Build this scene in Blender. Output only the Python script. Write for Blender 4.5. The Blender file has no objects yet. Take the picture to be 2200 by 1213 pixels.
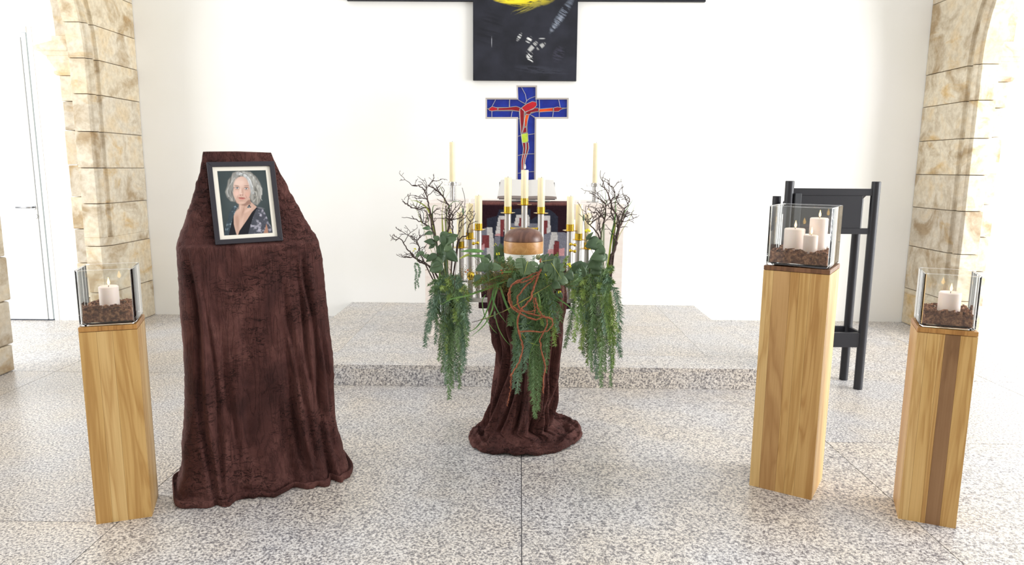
import bpy, bmesh, math, random
import numpy as np
from mathutils import Matrix, Vector
random.seed(7)
RNG = np.random.default_rng(11)
S = bpy.context.scene
COL = S.collection
PI = math.pi

# ------------------------------------------------------------------ camera
FPX, CX, CY, EYE = 1502.0, 1100.0, 606.5, 1.5
def nz(v): return v/np.linalg.norm(v)
_vd = nz(np.array([18.0, 362-CY, FPX]))
_vv = np.array([1025-CX, 9800-CY, FPX]); _vv = nz(_vv-_vd*_vv.dot(_vd))
_vx = np.cross(_vv, _vd)
R = np.stack([_vx, _vd, -_vv])
cd = bpy.data.cameras.new('camera'); cam = bpy.data.objects.new('camera', cd); COL.objects.link(cam)
cd.sensor_width = 36; cd.lens = FPX/2200*36; cd.clip_start = 0.05; cd.clip_end = 200
M4 = Matrix.Identity(4)
for i in range(3):
    M4[i][0] = R[i, 0]; M4[i][1] = -R[i, 1]; M4[i][2] = -R[i, 2]
M4[2][3] = EYE
cam.matrix_world = M4
S.camera = cam

# ------------------------------------------------------------------ light and exposure
S.view_settings.view_transform = 'Standard'; S.view_settings.look = 'None'
S.view_settings.gamma = 1; S.view_settings.use_curve_mapping = False
S.view_settings.exposure = 0.0
W = bpy.data.worlds.new('sky'); S.world = W; W.use_nodes = True
wn = W.node_tree
wn.nodes['Background'].inputs[0].default_value = (0.97, 0.985, 1.0, 1)
wn.nodes['Background'].inputs[1].default_value = 1.15
def area(name, loc, rot, sx, sy, power, col=(1, 1, 1)):
    l = bpy.data.lights.new(name, 'AREA'); l.shape = 'RECTANGLE'; l.size = sx; l.size_y = sy
    l.energy = power; l.color = col
    o = bpy.data.objects.new(name, l); COL.objects.link(o); o.location = loc; o.rotation_euler = rot
    return o
# daylight of the tall aisle windows, left and right, outside the frame
def aim(p, q): return (Vector(q)-Vector(p)).to_track_quat('-Z', 'Y').to_euler()
area('aisle_daylight_left', (-7.6, 3.2, 2.2), aim((-7.6, 3.2, 2.2), (-3.9, 5.9, 1.0)), 3.4, 3.2, 300, (0.96, 0.985, 1))
area('aisle_daylight_right', (7.6, 3.0, 2.2), aim((7.6, 3.0, 2.2), (3.6, 5.6, 0.9)), 3.8, 3.2, 620, (0.97, 0.985, 1))

# ------------------------------------------------------------------ helpers
def ray(x, y): return R @ np.array([x-CX, y-CY, FPX])
def at(x, y, Y):
    d = ray(x, y); t = Y/d[1]; return np.array([d[0]*t, Y, EYE+d[2]*t])
def ground(x, y, z=0.0):
    d = ray(x, y); t = (z-EYE)/d[2]; return np.array([d[0]*t, d[1]*t, z])
def onplane(x, y, p0, n):
    d = ray(x, y); o = np.array([0, 0, EYE]); t = np.dot(p0-o, n)/np.dot(d, n); return o+d*t

MAT4 = {}
def getm(o):
    return MAT4.get(o.name, Matrix.Identity(4)) if o else Matrix.Identity(4)
def tag(o, label=None, cat=None, group=None, kind=None):
    if label: o['label'] = label
    if cat: o['category'] = cat
    if group: o['group'] = group
    if kind: o['kind'] = kind
    return o
def thing(name, label, cat, loc=(0, 0, 0), rz=0, group=None):
    o = bpy.data.objects.new(name, None); COL.objects.link(o)
    o.location = loc; o.rotation_euler = (0, 0, rz); o.empty_display_size = 0.1
    MAT4[o.name] = Matrix.Translation(Vector(loc)) @ Matrix.Rotation(rz, 4, 'Z')
    return tag(o, label, cat, group)
def copy_tree(o, loc, label=None, group=None, rz=None):
    c = o.copy(); COL.objects.link(c); c.location = loc
    if rz is not None: c.rotation_euler = (0, 0, rz)
    if label: c['label'] = label
    if group: c['group'] = group
    MAT4[c.name] = Matrix.Translation(Vector(loc)) @ Matrix.Rotation(c.rotation_euler.z, 4, 'Z')
    def rec(a, b):
        for ch in list(a.children):
            d = ch.copy(); COL.objects.link(d); d.parent = b
            rec(ch, d)
    rec(o, c)
    return c

class MB:
    def __init__(s): s.v = []; s.f = []; s.c = None
    def add(s, v, f):
        n = len(s.v); s.v += [tuple(map(float, p)) for p in v]; s.f += [tuple(i+n for i in q) for q in f]; return s
    def box(s, x0, x1, y0, y1, z0, z1, M=None):
        v = [(x, y, z) for z in (z0, z1) for y in (y0, y1) for x in (x0, x1)]
        if M is not None: v = [tuple(M @ Vector(p)) for p in v]
        return s.add(v, [(0, 2, 3, 1), (4, 5, 7, 6), (0, 1, 5, 4), (2, 6, 7, 3), (0, 4, 6, 2), (1, 3, 7, 5)])
    def lathe(s, prof, n=24, c=(0, 0, 0), cap=True):
        v = []; f = []
        for r, z in prof:
            for i in range(n):
                a = 2*PI*i/n; v.append((c[0]+r*math.cos(a), c[1]+r*math.sin(a), c[2]+z))
        for k in range(len(prof)-1):
            for i in range(n):
                j = (i+1) % n; f.append((k*n+i, k*n+j, (k+1)*n+j, (k+1)*n+i))
        if cap:
            f.append(tuple(range(n-1, -1, -1))); m = (len(prof)-1)*n; f.append(tuple(range(m, m+n)))
        return s.add(v, f)
    def tube(s, pts, rad, n=6, cap=True):
        P = [np.array(p, float) for p in pts]; m = len(P)
        if not hasattr(rad, '__len__'): rad = [rad]*m
        v = []; f = []; nrm = None
        for i in range(m):
            t = nz(P[min(i+1, m-1)]-P[max(i-1, 0)]+1e-9)
            if nrm is None:
                a = np.array([0, 0, 1.0]) if abs(t[2]) < .9 else np.array([1.0, 0, 0])
                nrm = nz(np.cross(t, a))
            nrm = nz(nrm-t*nrm.dot(t)); b = np.cross(t, nrm)
            for k in range(n):
                q = 2*PI*k/n; v.append(P[i]+rad[i]*(math.cos(q)*nrm+math.sin(q)*b))
        for i in range(m-1):
            for k in range(n):
                j = (k+1) % n; f.append((i*n+k, i*n+j, (i+1)*n+j, (i+1)*n+k))
        if cap:
            f.append(tuple(range(n-1, -1, -1))); f.append(tuple(range((m-1)*n, m*n)))
        return s.add(v, f)
    def prism(s, poly, d0, d1, fn):
        n = len(poly); v = [fn(p, d0) for p in poly]+[fn(p, d1) for p in poly]
        f = [tuple(range(n)), tuple(range(2*n-1, n-1, -1))]
        for i in range(n):
            j = (i+1) % n; f.append((i, i+n, j+n, j))
        return s.add(v, f)
    def sphere(s, c, r, n=10, m=6, sc=(1, 1, 1)):
        v = [(c[0], c[1], c[2]-r*sc[2])]; f = []
        for k in range(1, m):
            a = PI*k/m-PI/2
            for i in range(n):
                q = 2*PI*i/n; v.append((c[0]+r*sc[0]*math.cos(a)*math.cos(q), c[1]+r*sc[1]*math.cos(a)*math.sin(q), c[2]+r*sc[2]*math.sin(a)))
        v.append((c[0], c[1], c[2]+r*sc[2])); last = len(v)-1
        for i in range(n):
            j = (i+1) % n; f.append((0, 1+j, 1+i)); f.append((last, 1+(m-2)*n+i, 1+(m-2)*n+j))
            for k in range(m-2):
                f.append((1+k*n+i, 1+k*n+j, 1+(k+1)*n+j, 1+(k+1)*n+i))
        return s.add(v, f)
    def build(s, name, mat, parent=None, world=False, smooth=False, bevel=0, label=None, fixn=True):
        me = bpy.data.meshes.new(name)
        v = s.v
        if world and parent is not None:
            I = np.array(getm(parent).inverted()); a = np.array(v); v = a @ I[:3, :3].T+I[:3, 3]
            v = v.tolist()
        me.from_pydata(v, [], s.f)
        if fixn:
            bm = bmesh.new(); bm.from_mesh(me); bmesh.ops.recalc_face_normals(bm, faces=bm.faces); bm.to_mesh(me); bm.free()
        me.materials.append(mat)
        if smooth:
            me.polygons.foreach_set('use_smooth', [True]*len(me.polygons))
            if smooth == 'auto':
                try: me.set_sharp_from_angle(angle=math.radians(38))
                except Exception: pass
        o = bpy.data.objects.new(name, me); COL.objects.link(o)
        if parent is not None:
            o.parent = parent; MAT4[o.name] = getm(parent)
        if bevel:
            m = o.modifiers.new('bevel', 'BEVEL'); m.width = bevel; m.segments = 2; m.limit_method = 'ANGLE'
            m.harden_normals = False
        if label: o['label'] = label
        return o

def grid_mesh(name, Pn, mat, parent=None, closed_u=False, colors=None, smooth=True, world=True):
    """Pn: rows x cols x 3 points -> one mesh; colors rows x cols x 3 (linear)"""
    r, c, _ = Pn.shape; v = Pn.reshape(-1, 3)
    if parent is not None and world:
        I = np.array(getm(parent).inverted()); v = v @ I[:3, :3].T+I[:3, 3]
    ii, jj = np.meshgrid(np.arange(r-1), np.arange(c if closed_u else c-1), indexing='ij')
    j2 = (jj+1) % c
    f = np.stack([ii*c+jj, ii*c+j2, (ii+1)*c+j2, (ii+1)*c+jj], -1).reshape(-1, 4)
    me = bpy.data.meshes.new(name)
    me.vertices.add(len(v)); me.vertices.foreach_set('co', v.astype(np.float32).ravel())
    me.loops.add(len(f)*4); me.loops.foreach_set('vertex_index', f.astype(np.int32).ravel())
    me.polygons.add(len(f)); me.polygons.foreach_set('loop_start', np.arange(0, len(f)*4, 4, dtype=np.int32))
    me.update(calc_edges=True); me.validate()
    if smooth: me.polygons.foreach_set('use_smooth', np.ones(len(f), bool))
    if colors is not None:
        a = me.color_attributes.new('paint', 'FLOAT_COLOR', 'POINT')
        cc = np.ones((r*c, 4), np.float32); cc[:, :3] = colors.reshape(-1, 3); a.data.foreach_set('color', cc.ravel())
    me.materials.append(mat)
    o = bpy.data.objects.new(name, me); COL.objects.link(o)
    if parent is not None:
        o.parent = parent; MAT4[o.name] = getm(parent)
    return o

_H = RNG.random((64, 64, 64))
def vnoise(x, y, z=0.0):
    x, y, z = np.broadcast_arrays(np.asarray(x, float), np.asarray(y, float), np.asarray(z, float))
    xi, yi, zi = np.floor(x).astype(int), np.floor(y).astype(int), np.floor(z).astype(int)
    u, v, w = x-xi, y-yi, z-zi
    u, v, w = [t*t*(3-2*t) for t in (u, v, w)]
    def h(a, b, c): return _H[(xi+a) % 64, (yi+b) % 64, (zi+c) % 64]
    def l(a, b, t): return a+(b-a)*t
    return l(l(l(h(0, 0, 0), h(1, 0, 0), u), l(h(0, 1, 0), h(1, 1, 0), u), v),
             l(l(h(0, 0, 1), h(1, 0, 1), u), l(h(0, 1, 1), h(1, 1, 1), u), v), w)*2-1
def fbm(x, y, z=0.0, o=4):
    a = 0; s = 1
    for k in range(o): a = a+s*vnoise(x*2**k+17*k, y*2**k+5*k, z*2**k+3*k); s *= .5
    return a
def lin(c):
    c = np.asarray(c, float)/255.0
    return np.where(c <= .04045, c/12.92, ((c+.055)/1.055)**2.4)
def L4(c): return tuple(lin(c))+(1,)

# ------------------------------------------------------------------ materials
class NT:
    def __init__(s, name):
        s.m = bpy.data.materials.new(name); s.m.use_nodes = True; s.t = s.m.node_tree
        s.b = s.t.nodes['Principled BSDF']; s.out = s.t.nodes['Material Output']
    def n(s, typ, **kw):
        nd = s.t.nodes.new(typ)
        for k, v in kw.items():
            if k.startswith('i_'):
                key = k[2:].replace('_', ' '); nd.inputs[key].default_value = v
            else: setattr(nd, k, v)
        return nd
    def l(s, a, b): s.t.links.new(a, b)
    def set(s, **kw):
        for k, v in kw.items(): s.b.inputs[k.replace('_', ' ')].default_value = v
        return s
    def coords(s, scale=(1, 1, 1), rnd=0.0, rot=(0, 0, 0)):
        tc = s.n('ShaderNodeTexCoord'); mp = s.n('ShaderNodeMapping')
        mp.inputs['Scale'].default_value = scale; mp.inputs['Rotation'].default_value = rot
        s.l(tc.outputs['Object'], mp.inputs['Vector'])
        if rnd:
            oi = s.n('ShaderNodeObjectInfo'); mu = s.n('ShaderNodeMath', operation='MULTIPLY'); mu.inputs[1].default_value = rnd
            s.l(oi.outputs['Random'], mu.inputs[0]); s.l(mu.outputs[0], mp.inputs['Location'])
        return mp.outputs[0]
    def noise(s, vec, scale, detail=4, rough=.5, dist=0):
        t = s.n('ShaderNodeTexNoise'); t.inputs['Scale'].default_value = scale; t.inputs['Detail'].default_value = detail
        t.inputs['Roughness'].default_value = rough; t.inputs['Distortion'].default_value = dist
        s.l(vec, t.inputs['Vector']); return t.outputs['Fac']
    def ramp(s, fac, stops, interp='LINEAR'):
        r = s.n('ShaderNodeValToRGB'); e = r.color_ramp.elements; r.color_ramp.interpolation = interp
        while len(e) < len(stops): e.new(.5)
        for q, (p, c) in zip(e, stops): q.position = p; q.color = c if len(c) == 4 else tuple(c)+(1,)
        s.l(fac, r.inputs[0]); return r.outputs[0]
    def mix(s, fac, a, b, mode='MIX'):
        m = s.n('ShaderNodeMixRGB', blend_type=mode)
        for inp, v in ((m.inputs[0], fac), (m.inputs[1], a), (m.inputs[2], b)):
            if hasattr(v, 'is_linked') or hasattr(v, 'links'): s.l(v, inp)
            else: inp.default_value = v
        return m.outputs[0]
    def bump(s, h, strength=.3, dist=.01):
        b = s.n('ShaderNodeBump'); b.inputs['Strength'].default_value = strength; b.inputs['Distance'].default_value = dist
        s.l(h, b.inputs['Height']); s.l(b.outputs[0], s.b.inputs['Normal']); return b
    def base(s, c): s.l(c, s.b.inputs['Base Color']); return s
def flat(name, rgb, rough=.5, metal=0, spec=.5, **kw):
    t = NT(name); t.set(Base_Color=L4(rgb), Roughness=rough, Metallic=metal); t.b.inputs['Specular IOR Level'].default_value = spec
    for k, v in kw.items(): t.b.inputs[k.replace('_', ' ')].default_value = v
    return t.m

def m_plaster(name, c=(247, 246, 243)):
    t = NT(name); v = t.coords()
    a = t.noise(v, 1.3, 4); b = t.noise(v, 9, 5, .6)
    col = t.ramp(a, [(.3, L4(c)), (.7, L4((c[0]-3, c[1]-3, c[2]-6)))])
    t.base(col); t.set(Roughness=.9); t.b.inputs['Specular IOR Level'].default_value = .2
    t.bump(b, .12, .01); return t.m
def m_granite():
    t = NT('speckled_granite'); v = t.coords(rnd=7)
    a = t.noise(v, 88, 3, .62); b = t.noise(v, 180, 2, .6); c = t.noise(v, 2.2, 3)
    g = t.ramp(a, [(.34, L4((116, 113, 116))), (.445, L4((170, 167, 166))), (.54, L4((227, 222, 215))), (.71, L4((244, 240, 234)))])
    sp = t.ramp(b, [(.40, L4((168, 163, 161))), (.49, (1, 1, 1, 1))])
    col = t.mix(.75, g, sp, 'MULTIPLY')
    ti = t.ramp(c, [(.35, L4((255, 249, 241))), (.65, L4((247, 248, 252)))])
    t.base(t.mix(1.0, col, ti, 'MULTIPLY')); t.set(Roughness=.3)
    rr = t.ramp(b, [(.3, (.38,)*3), (.7, (.26,)*3)]); t.l(rr, t.b.inputs['Roughness'])
    t.bump(a, .04, .002); return t.m
def m_sandstone():
    t = NT('weathered_sandstone'); v = t.coords(rnd=30)
    oi = t.n('ShaderNodeObjectInfo')
    a = t.noise(v, 3.2, 6, .6, .6); b = t.noise(v, 22, 6, .65); v2 = t.coords((1, 1, 2), rnd=50); c = t.noise(v2, 2.6, 4, .6, .8)
    tone = t.ramp(oi.outputs['Random'], [(0, L4((226, 214, 188))), (.35, L4((206, 197, 181))), (.65, L4((228, 218, 196))), (1, L4((202, 194, 180)))])
    st = t.ramp(a, [(.34, L4((255, 244, 226))), (.50, (1, 1, 1, 1)), (.66, L4((206, 190, 168)))])
    oc = t.ramp(c, [(.56, (1, 1, 1, 1)), (.72, L4((238, 212, 160)))])
    fi = t.ramp(b, [(.3, L4((222, 216, 208))), (.6, (1, 1, 1, 1))])
    col = t.mix(1.0, tone, st, 'MULTIPLY'); col = t.mix(.8, col, oc, 'MULTIPLY'); col = t.mix(.8, col, fi, 'MULTIPLY')
    t.base(col); t.set(Roughness=.9); t.bump(b, .3, .008); return t.m
def m_wood(name, c1, c2, c3, sx=26, dist=1.2, rough=.42):
    t = NT(name); v = t.coords((sx, sx, .9), rnd=40)
    a = t.noise(v, 1, 3, .5, dist); v2 = t.coords((160, 160, 3), rnd=9); b = t.noise(v2, 1, 2)
    col = t.ramp(a, [(.3, L4(c1)), (.48, L4(c2)), (.56, L4(c3)), (.62, L4(c2)), (.75, L4(c1))])
    f = t.ramp(b, [(.3, L4((242, 238, 230))), (.6, (1, 1, 1, 1))])
    t.base(t.mix(.8, col, f, 'MULTIPLY')); t.set(Roughness=rough); t.bump(b, .05, .001); return t.m
def m_velvet():
    t = NT('crushed_velvet')
    a = t.noise(t.coords((.8, .8, .5)), 7, 4, .6, .6)                     # broad pile sheen and shade, put into the colour
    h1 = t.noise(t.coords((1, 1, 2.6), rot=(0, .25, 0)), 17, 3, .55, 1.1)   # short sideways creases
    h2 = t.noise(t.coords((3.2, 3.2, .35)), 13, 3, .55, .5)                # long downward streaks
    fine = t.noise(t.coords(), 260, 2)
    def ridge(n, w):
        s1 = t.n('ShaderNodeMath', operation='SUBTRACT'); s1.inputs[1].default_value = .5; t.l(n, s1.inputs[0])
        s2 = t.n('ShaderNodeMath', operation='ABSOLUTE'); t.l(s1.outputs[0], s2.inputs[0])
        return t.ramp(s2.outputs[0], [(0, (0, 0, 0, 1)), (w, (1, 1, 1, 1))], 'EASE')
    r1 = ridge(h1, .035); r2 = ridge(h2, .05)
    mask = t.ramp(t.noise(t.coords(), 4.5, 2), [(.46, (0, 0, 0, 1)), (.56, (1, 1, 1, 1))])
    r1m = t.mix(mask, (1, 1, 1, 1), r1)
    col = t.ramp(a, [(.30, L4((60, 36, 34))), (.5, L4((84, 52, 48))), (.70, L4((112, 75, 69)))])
    col = t.mix(.72, col, r1m, 'MULTIPLY'); col = t.mix(.22, col, r2, 'MULTIPLY')  # crease shade painted into the colour as thin dark lines
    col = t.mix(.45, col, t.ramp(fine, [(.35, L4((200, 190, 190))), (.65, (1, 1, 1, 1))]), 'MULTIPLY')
    t.base(col); t.set(Roughness=.8)
    t.b.inputs['Sheen Weight'].default_value = .16; t.b.inputs['Sheen Roughness'].default_value = .3
    t.b.inputs['Sheen Tint'].default_value = L4((205, 150, 140)); t.b.inputs['Specular IOR Level'].default_value = .15
    h = t.n('ShaderNodeMath', operation='ADD'); t.l(r1m, h.inputs[0])
    m2 = t.n('ShaderNodeMath', operation='MULTIPLY'); m2.inputs[1].default_value = .5; t.l(r2, m2.inputs[0]); t.l(m2.outputs[0], h.inputs[1])
    t.bump(h.outputs[0], .6, .008); return t
def m_attr(name, rough=.6, spec=.3, bumpscale=0):
    t = NT(name); a = t.n('ShaderNodeAttribute', attribute_name='paint'); t.base(a.outputs['Color'])
    t.set(Roughness=rough); t.b.inputs['Specular IOR Level'].default_value = spec
    if bumpscale: t.bump(t.noise(t.coords(), bumpscale, 4), .3, .003)
    return t.m
def m_leaf(name, c1, c2, rough=.45, scale=30):
    t = NT(name); v = t.coords(rnd=5); a = t.noise(v, scale, 3)
    oi = t.n('ShaderNodeObjectInfo')
    t.base(t.mix(.5, t.ramp(a, [(.35, L4(c1)), (.65, L4(c2))]), t.ramp(oi.outputs['Random'], [(0, L4(c1)), (1, L4(c2))])))
    t.set(Roughness=rough); t.b.inputs['Subsurface Weight'].default_value = 0; return t.m
def m_glass(name, tint=(1, 1, 1, 1), ior=1.46, rough=0):
    t = NT(name); t.set(Base_Color=tint, Roughness=rough, IOR=ior); t.b.inputs['Transmission Weight'].default_value = 1; return t.m
def m_thin(name):
    t = NT(name); t.t.nodes.remove(t.b)
    fr = t.n('ShaderNodeFresnel'); fr.inputs['IOR'].default_value = 1.5
    tr = t.n('ShaderNodeBsdfTransparent'); tr.inputs[0].default_value = (.985, .992, .99, 1)
    gl = t.n('ShaderNodeBsdfGlossy'); gl.inputs['Roughness'].default_value = .02; gl.inputs[0].default_value = (1, 1, 1, 1)
    mx = t.n('ShaderNodeMixShader'); t.l(fr.outputs[0], mx.inputs[0]); t.l(tr.outputs[0], mx.inputs[1]); t.l(gl.outputs[0], mx.inputs[2])
    t.l(mx.outputs[0], t.out.inputs['Surface']); return t.m
def m_wax(name, c, e=0):
    t = NT(name); v = t.coords(); a = t.noise(v, 18, 3)
    t.base(t.ramp(a, [(.3, L4(c)), (.7, L4((min(255, c[0]+5), min(255, c[1]+5), min(255, c[2]+7))))]))
    t.set(Roughness=.45); t.b.inputs['Subsurface Weight'].default_value = .35
    t.b.inputs['Subsurface Radius'].default_value = (1, .6, .35); t.b.inputs['Subsurface Scale'].default_value = .012
    return t.m
def m_emit(name, c, s):
    t = NT(name); t.set(Base_Color=L4(c)); t.b.inputs['Emission Color'].default_value = L4(c); t.b.inputs['Emission Strength'].default_value = s
    return t.m
def m_trav():
    t = NT('pale_travertine'); v = t.coords((1, 1, 4)); a = t.noise(v, 6, 5, .6, .4); b = t.noise(t.coords((9, 9, 34)), 1.6, 2)
    col = t.ramp(a, [(.3, L4((238, 224, 214))), (.7, L4((248, 240, 232)))])
    pit = t.ramp(b, [(.24, L4((150, 130, 118))), (.29, (1, 1, 1, 1))])
    t.base(t.mix(1, col, pit, 'MULTIPLY')); t.set(Roughness=.5); return t.m

PLASTER = m_plaster('white_lime_plaster'); GRANITE = m_granite(); SAND = m_sandstone()
GROUT = flat('grout', (104, 102, 104), .9); MORTAR = flat('mortar', (206, 196, 178), .95)
OAKS = [m_wood('light_plank', (214, 176, 114), (207, 167, 103), (184, 140, 78), 13),
        m_wood('honey_plank', (206, 165, 103), (199, 157, 95), (176, 130, 70), 15),
        m_wood('tan_plank', (200, 158, 104), (192, 150, 95), (172, 128, 76), 12),
        m_wood('brown_plank', (150, 113, 76), (142, 105, 69), (126, 90, 56), 14),
        m_wood('pale_plank', (222, 188, 128), (215, 178, 117), (196, 154, 94), 14)]
LIDW = m_wood('board_edge', (196, 146, 82), (182, 132, 70), (158, 108, 52)); LIDD = m_wood('walnut_lid_board', (140, 98, 66), (122, 82, 52), (100, 64, 38))
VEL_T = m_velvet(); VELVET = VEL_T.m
GLASS = m_glass('clear_glass', (1, 1, 1, 1)); THIN = m_thin('thin_clear_glass'); ACRYL = m_glass('clear_acrylic', (.96, .97, .98, 1), 1.49)
WAX = m_wax('ivory_wax', (247, 234, 196)); WAXW = m_wax('white_wax', (246, 228, 216))
WICK = flat('charred_wick', (60, 30, 34), .9); FLAME = m_emit('candle_flame', (255, 206, 120), 5)
BRASS = flat('polished_brass', (226, 190, 70), .12, 1); STEEL = flat('brushed_steel', (206, 203, 200), .36, 1)
BLACKP = flat('black_stained_wood', (32, 32, 38), .42); DARKE = flat('dark_grey_edge', (58, 60, 64), .5)
FRAMEB = flat('black_frame_wood', (38, 34, 42), .4); MATB = flat('cream_mount_board', (244, 238, 224), .9)
BARK = NT('bark_chip'); BARK.base(BARK.ramp(BARK.noise(BARK.coords(), 75, 4, .7), [(.36, L4((78, 48, 34))), (.5, L4((136, 90, 64))), (.64, L4((196, 148, 110)))])); BARK.set(Roughness=.9); BARK = BARK.m
TRAV = m_trav()
WALNUT = m_wood('walnut_urn_lid', (122, 84, 68), (108, 72, 58), (88, 56, 46), 9, 2.2, .35)
_t = NT('maple_burl'); _t.base(_t.ramp(_t.noise(_t.coords(), 24, 5, .6, 1.5), [(.3, L4((176, 122, 66))), (.55, L4((196, 144, 86))), (.75, L4((212, 164, 106)))])); _t.set(Roughness=.35); MAPLE = _t.m
URNW = flat('white_urn_body', (244, 240, 232), .45)
LEAD = flat('grey_lead', (176, 172, 172), .45); ALU = flat('light_grey_metal', (186, 178, 172), .4)
def m_stain(name, c, c2):
    t = NT(name); a = t.noise(t.coords(rnd=4), 14, 3); t.base(t.ramp(a, [(.3, L4(c)), (.7, L4(c2))])); t.set(Roughness=.15); return t.m
BLUE = m_stain('cobalt_glass', (16, 34, 132), (24, 52, 160)); RED = m_stain('ruby_glass', (168, 14, 30), (196, 28, 44))
RED2 = m_stain('dark_ruby_glass', (128, 10, 26), (154, 18, 34)); ORANGE = m_stain('orange_glass', (206, 56, 16), (236, 96, 30)); LIME = m_stain('lime_glass', (170, 200, 40), (206, 226, 90))
PAINT = m_attr('painted_print', .35, .3); CANVAS = m_attr('painted_canvas', .55, .3, 30); WEAVE = m_attr('woven_wool', .95, .1, 300)
PAPER = flat('book_paper', (216, 212, 206), .9); COVER = flat('dark_book_cover', (52, 48, 52), .5)
BRANCH = NT('dark_bark'); BRANCH.base(BRANCH.ramp(BRANCH.noise(BRANCH.coords(), 90, 3), [(.3, L4((52, 40, 38))), (.7, L4((92, 74, 68)))])); BRANCH.set(Roughness=.85); BRANCH = BRANCH.m
VINE = NT('rust_orange_fibre'); VINE.base(VINE.ramp(VINE.noise(VINE.coords(), 120, 3), [(.3, L4((124, 68, 46))), (.7, L4((188, 112, 78)))])); VINE.set(Roughness=.8); VINE = VINE.m
FERN = m_leaf('fern_green', (84, 114, 72), (128, 156, 102), .5); FERNY = m_leaf('fern_yellow_green', (110, 142, 76), (160, 180, 92), .5)
FERNB = m_leaf('fern_blue_green', (84, 116, 92), (130, 158, 128), .5)
LEAFD = m_leaf('dark_leaf', (50, 72, 46), (78, 102, 66)); LEAFM = m_leaf('mid_leaf', (68, 92, 60), (100, 122, 84), .4)
GRASSG = m_leaf('grass_green', (70, 122, 58), (122, 160, 82)); GRASSY = m_leaf('grass_yellow', (150, 168, 60), (186, 188, 90))
YEL = flat('yellow_petal', (226, 218, 30), .5); SEED = flat('grey_green_seed_head', (150, 152, 112), .9); MOSS = m_leaf('dry_moss', (96, 88, 40), (150, 130, 70), .9, 60)
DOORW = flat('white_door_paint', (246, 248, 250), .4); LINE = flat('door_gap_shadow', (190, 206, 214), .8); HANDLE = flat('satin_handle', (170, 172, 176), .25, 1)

# ------------------------------------------------------------------ setting
XL, XR, YW, ZT = -3.72, 3.87, 6.97, 4.7
def struct(o, kind='structure'): o['kind'] = kind; return o
def empty_struct(name):
    o = bpy.data.objects.new(name, None); COL.objects.link(o); o['kind'] = 'structure'; return o
# floor: real slabs over a grout bed
fl = struct(MB().box(-9, 9, -5, 7.2, -.12, -.004).build('floor', GROUT))
def slab(x0, x1, y0, y1, z0=-.0035, z1=0, parent=None, g=.0022):
    return MB().box(x0+g, x1-g, y0+g, y1-g, z0, z1).build('slab', GRANITE, parent)
xs = [-9, -6.82, -5.11, -3.405, -1.70, .02, 1.735, 3.44, 5.15, 6.86, 9]
for i in range(len(xs)-1):
    c = (xs[i]+xs[i+1])/2
    ys = [-5, -2.4, .1, 2.35, 4.69, 7.2] if abs(c) < 1.7 else ([-5, -2, .45, 2.755, 4.93, 7.2] if (i % 2 or c > 3) else [-5, -1.2, 1.4, 3.75 if c > -3 else 2.7, 4.935, 7.2])
    for k in range(len(ys)-1):
        slab(xs[i], xs[i+1], ys[k], ys[k+1], parent=fl)
# altar platform, one step up
plat = struct(MB().box(-1.685, 1.76, 4.70, YW-.005, 0, .118).build('altar_step', GROUT))
PZ = .147
pxs = [-1.70, -1.34, .02, 1.38, 1.768]
for i in range(4):
    for (y0, y1) in ((5.02, 6.0), (6.0, YW)):
        slab(pxs[i], pxs[i+1], y0, y1, .118, PZ, plat, .001)
for (x0, x1) in ((-1.70, .02), (.02, 1.768)):
    slab(x0, x1, 4.69, 5.02, .118, PZ, plat, .001)
    MB().box(x0+.001, x1-.001, 4.69, 4.70, 0, .118).build('riser', GRANITE, plat)
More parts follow.
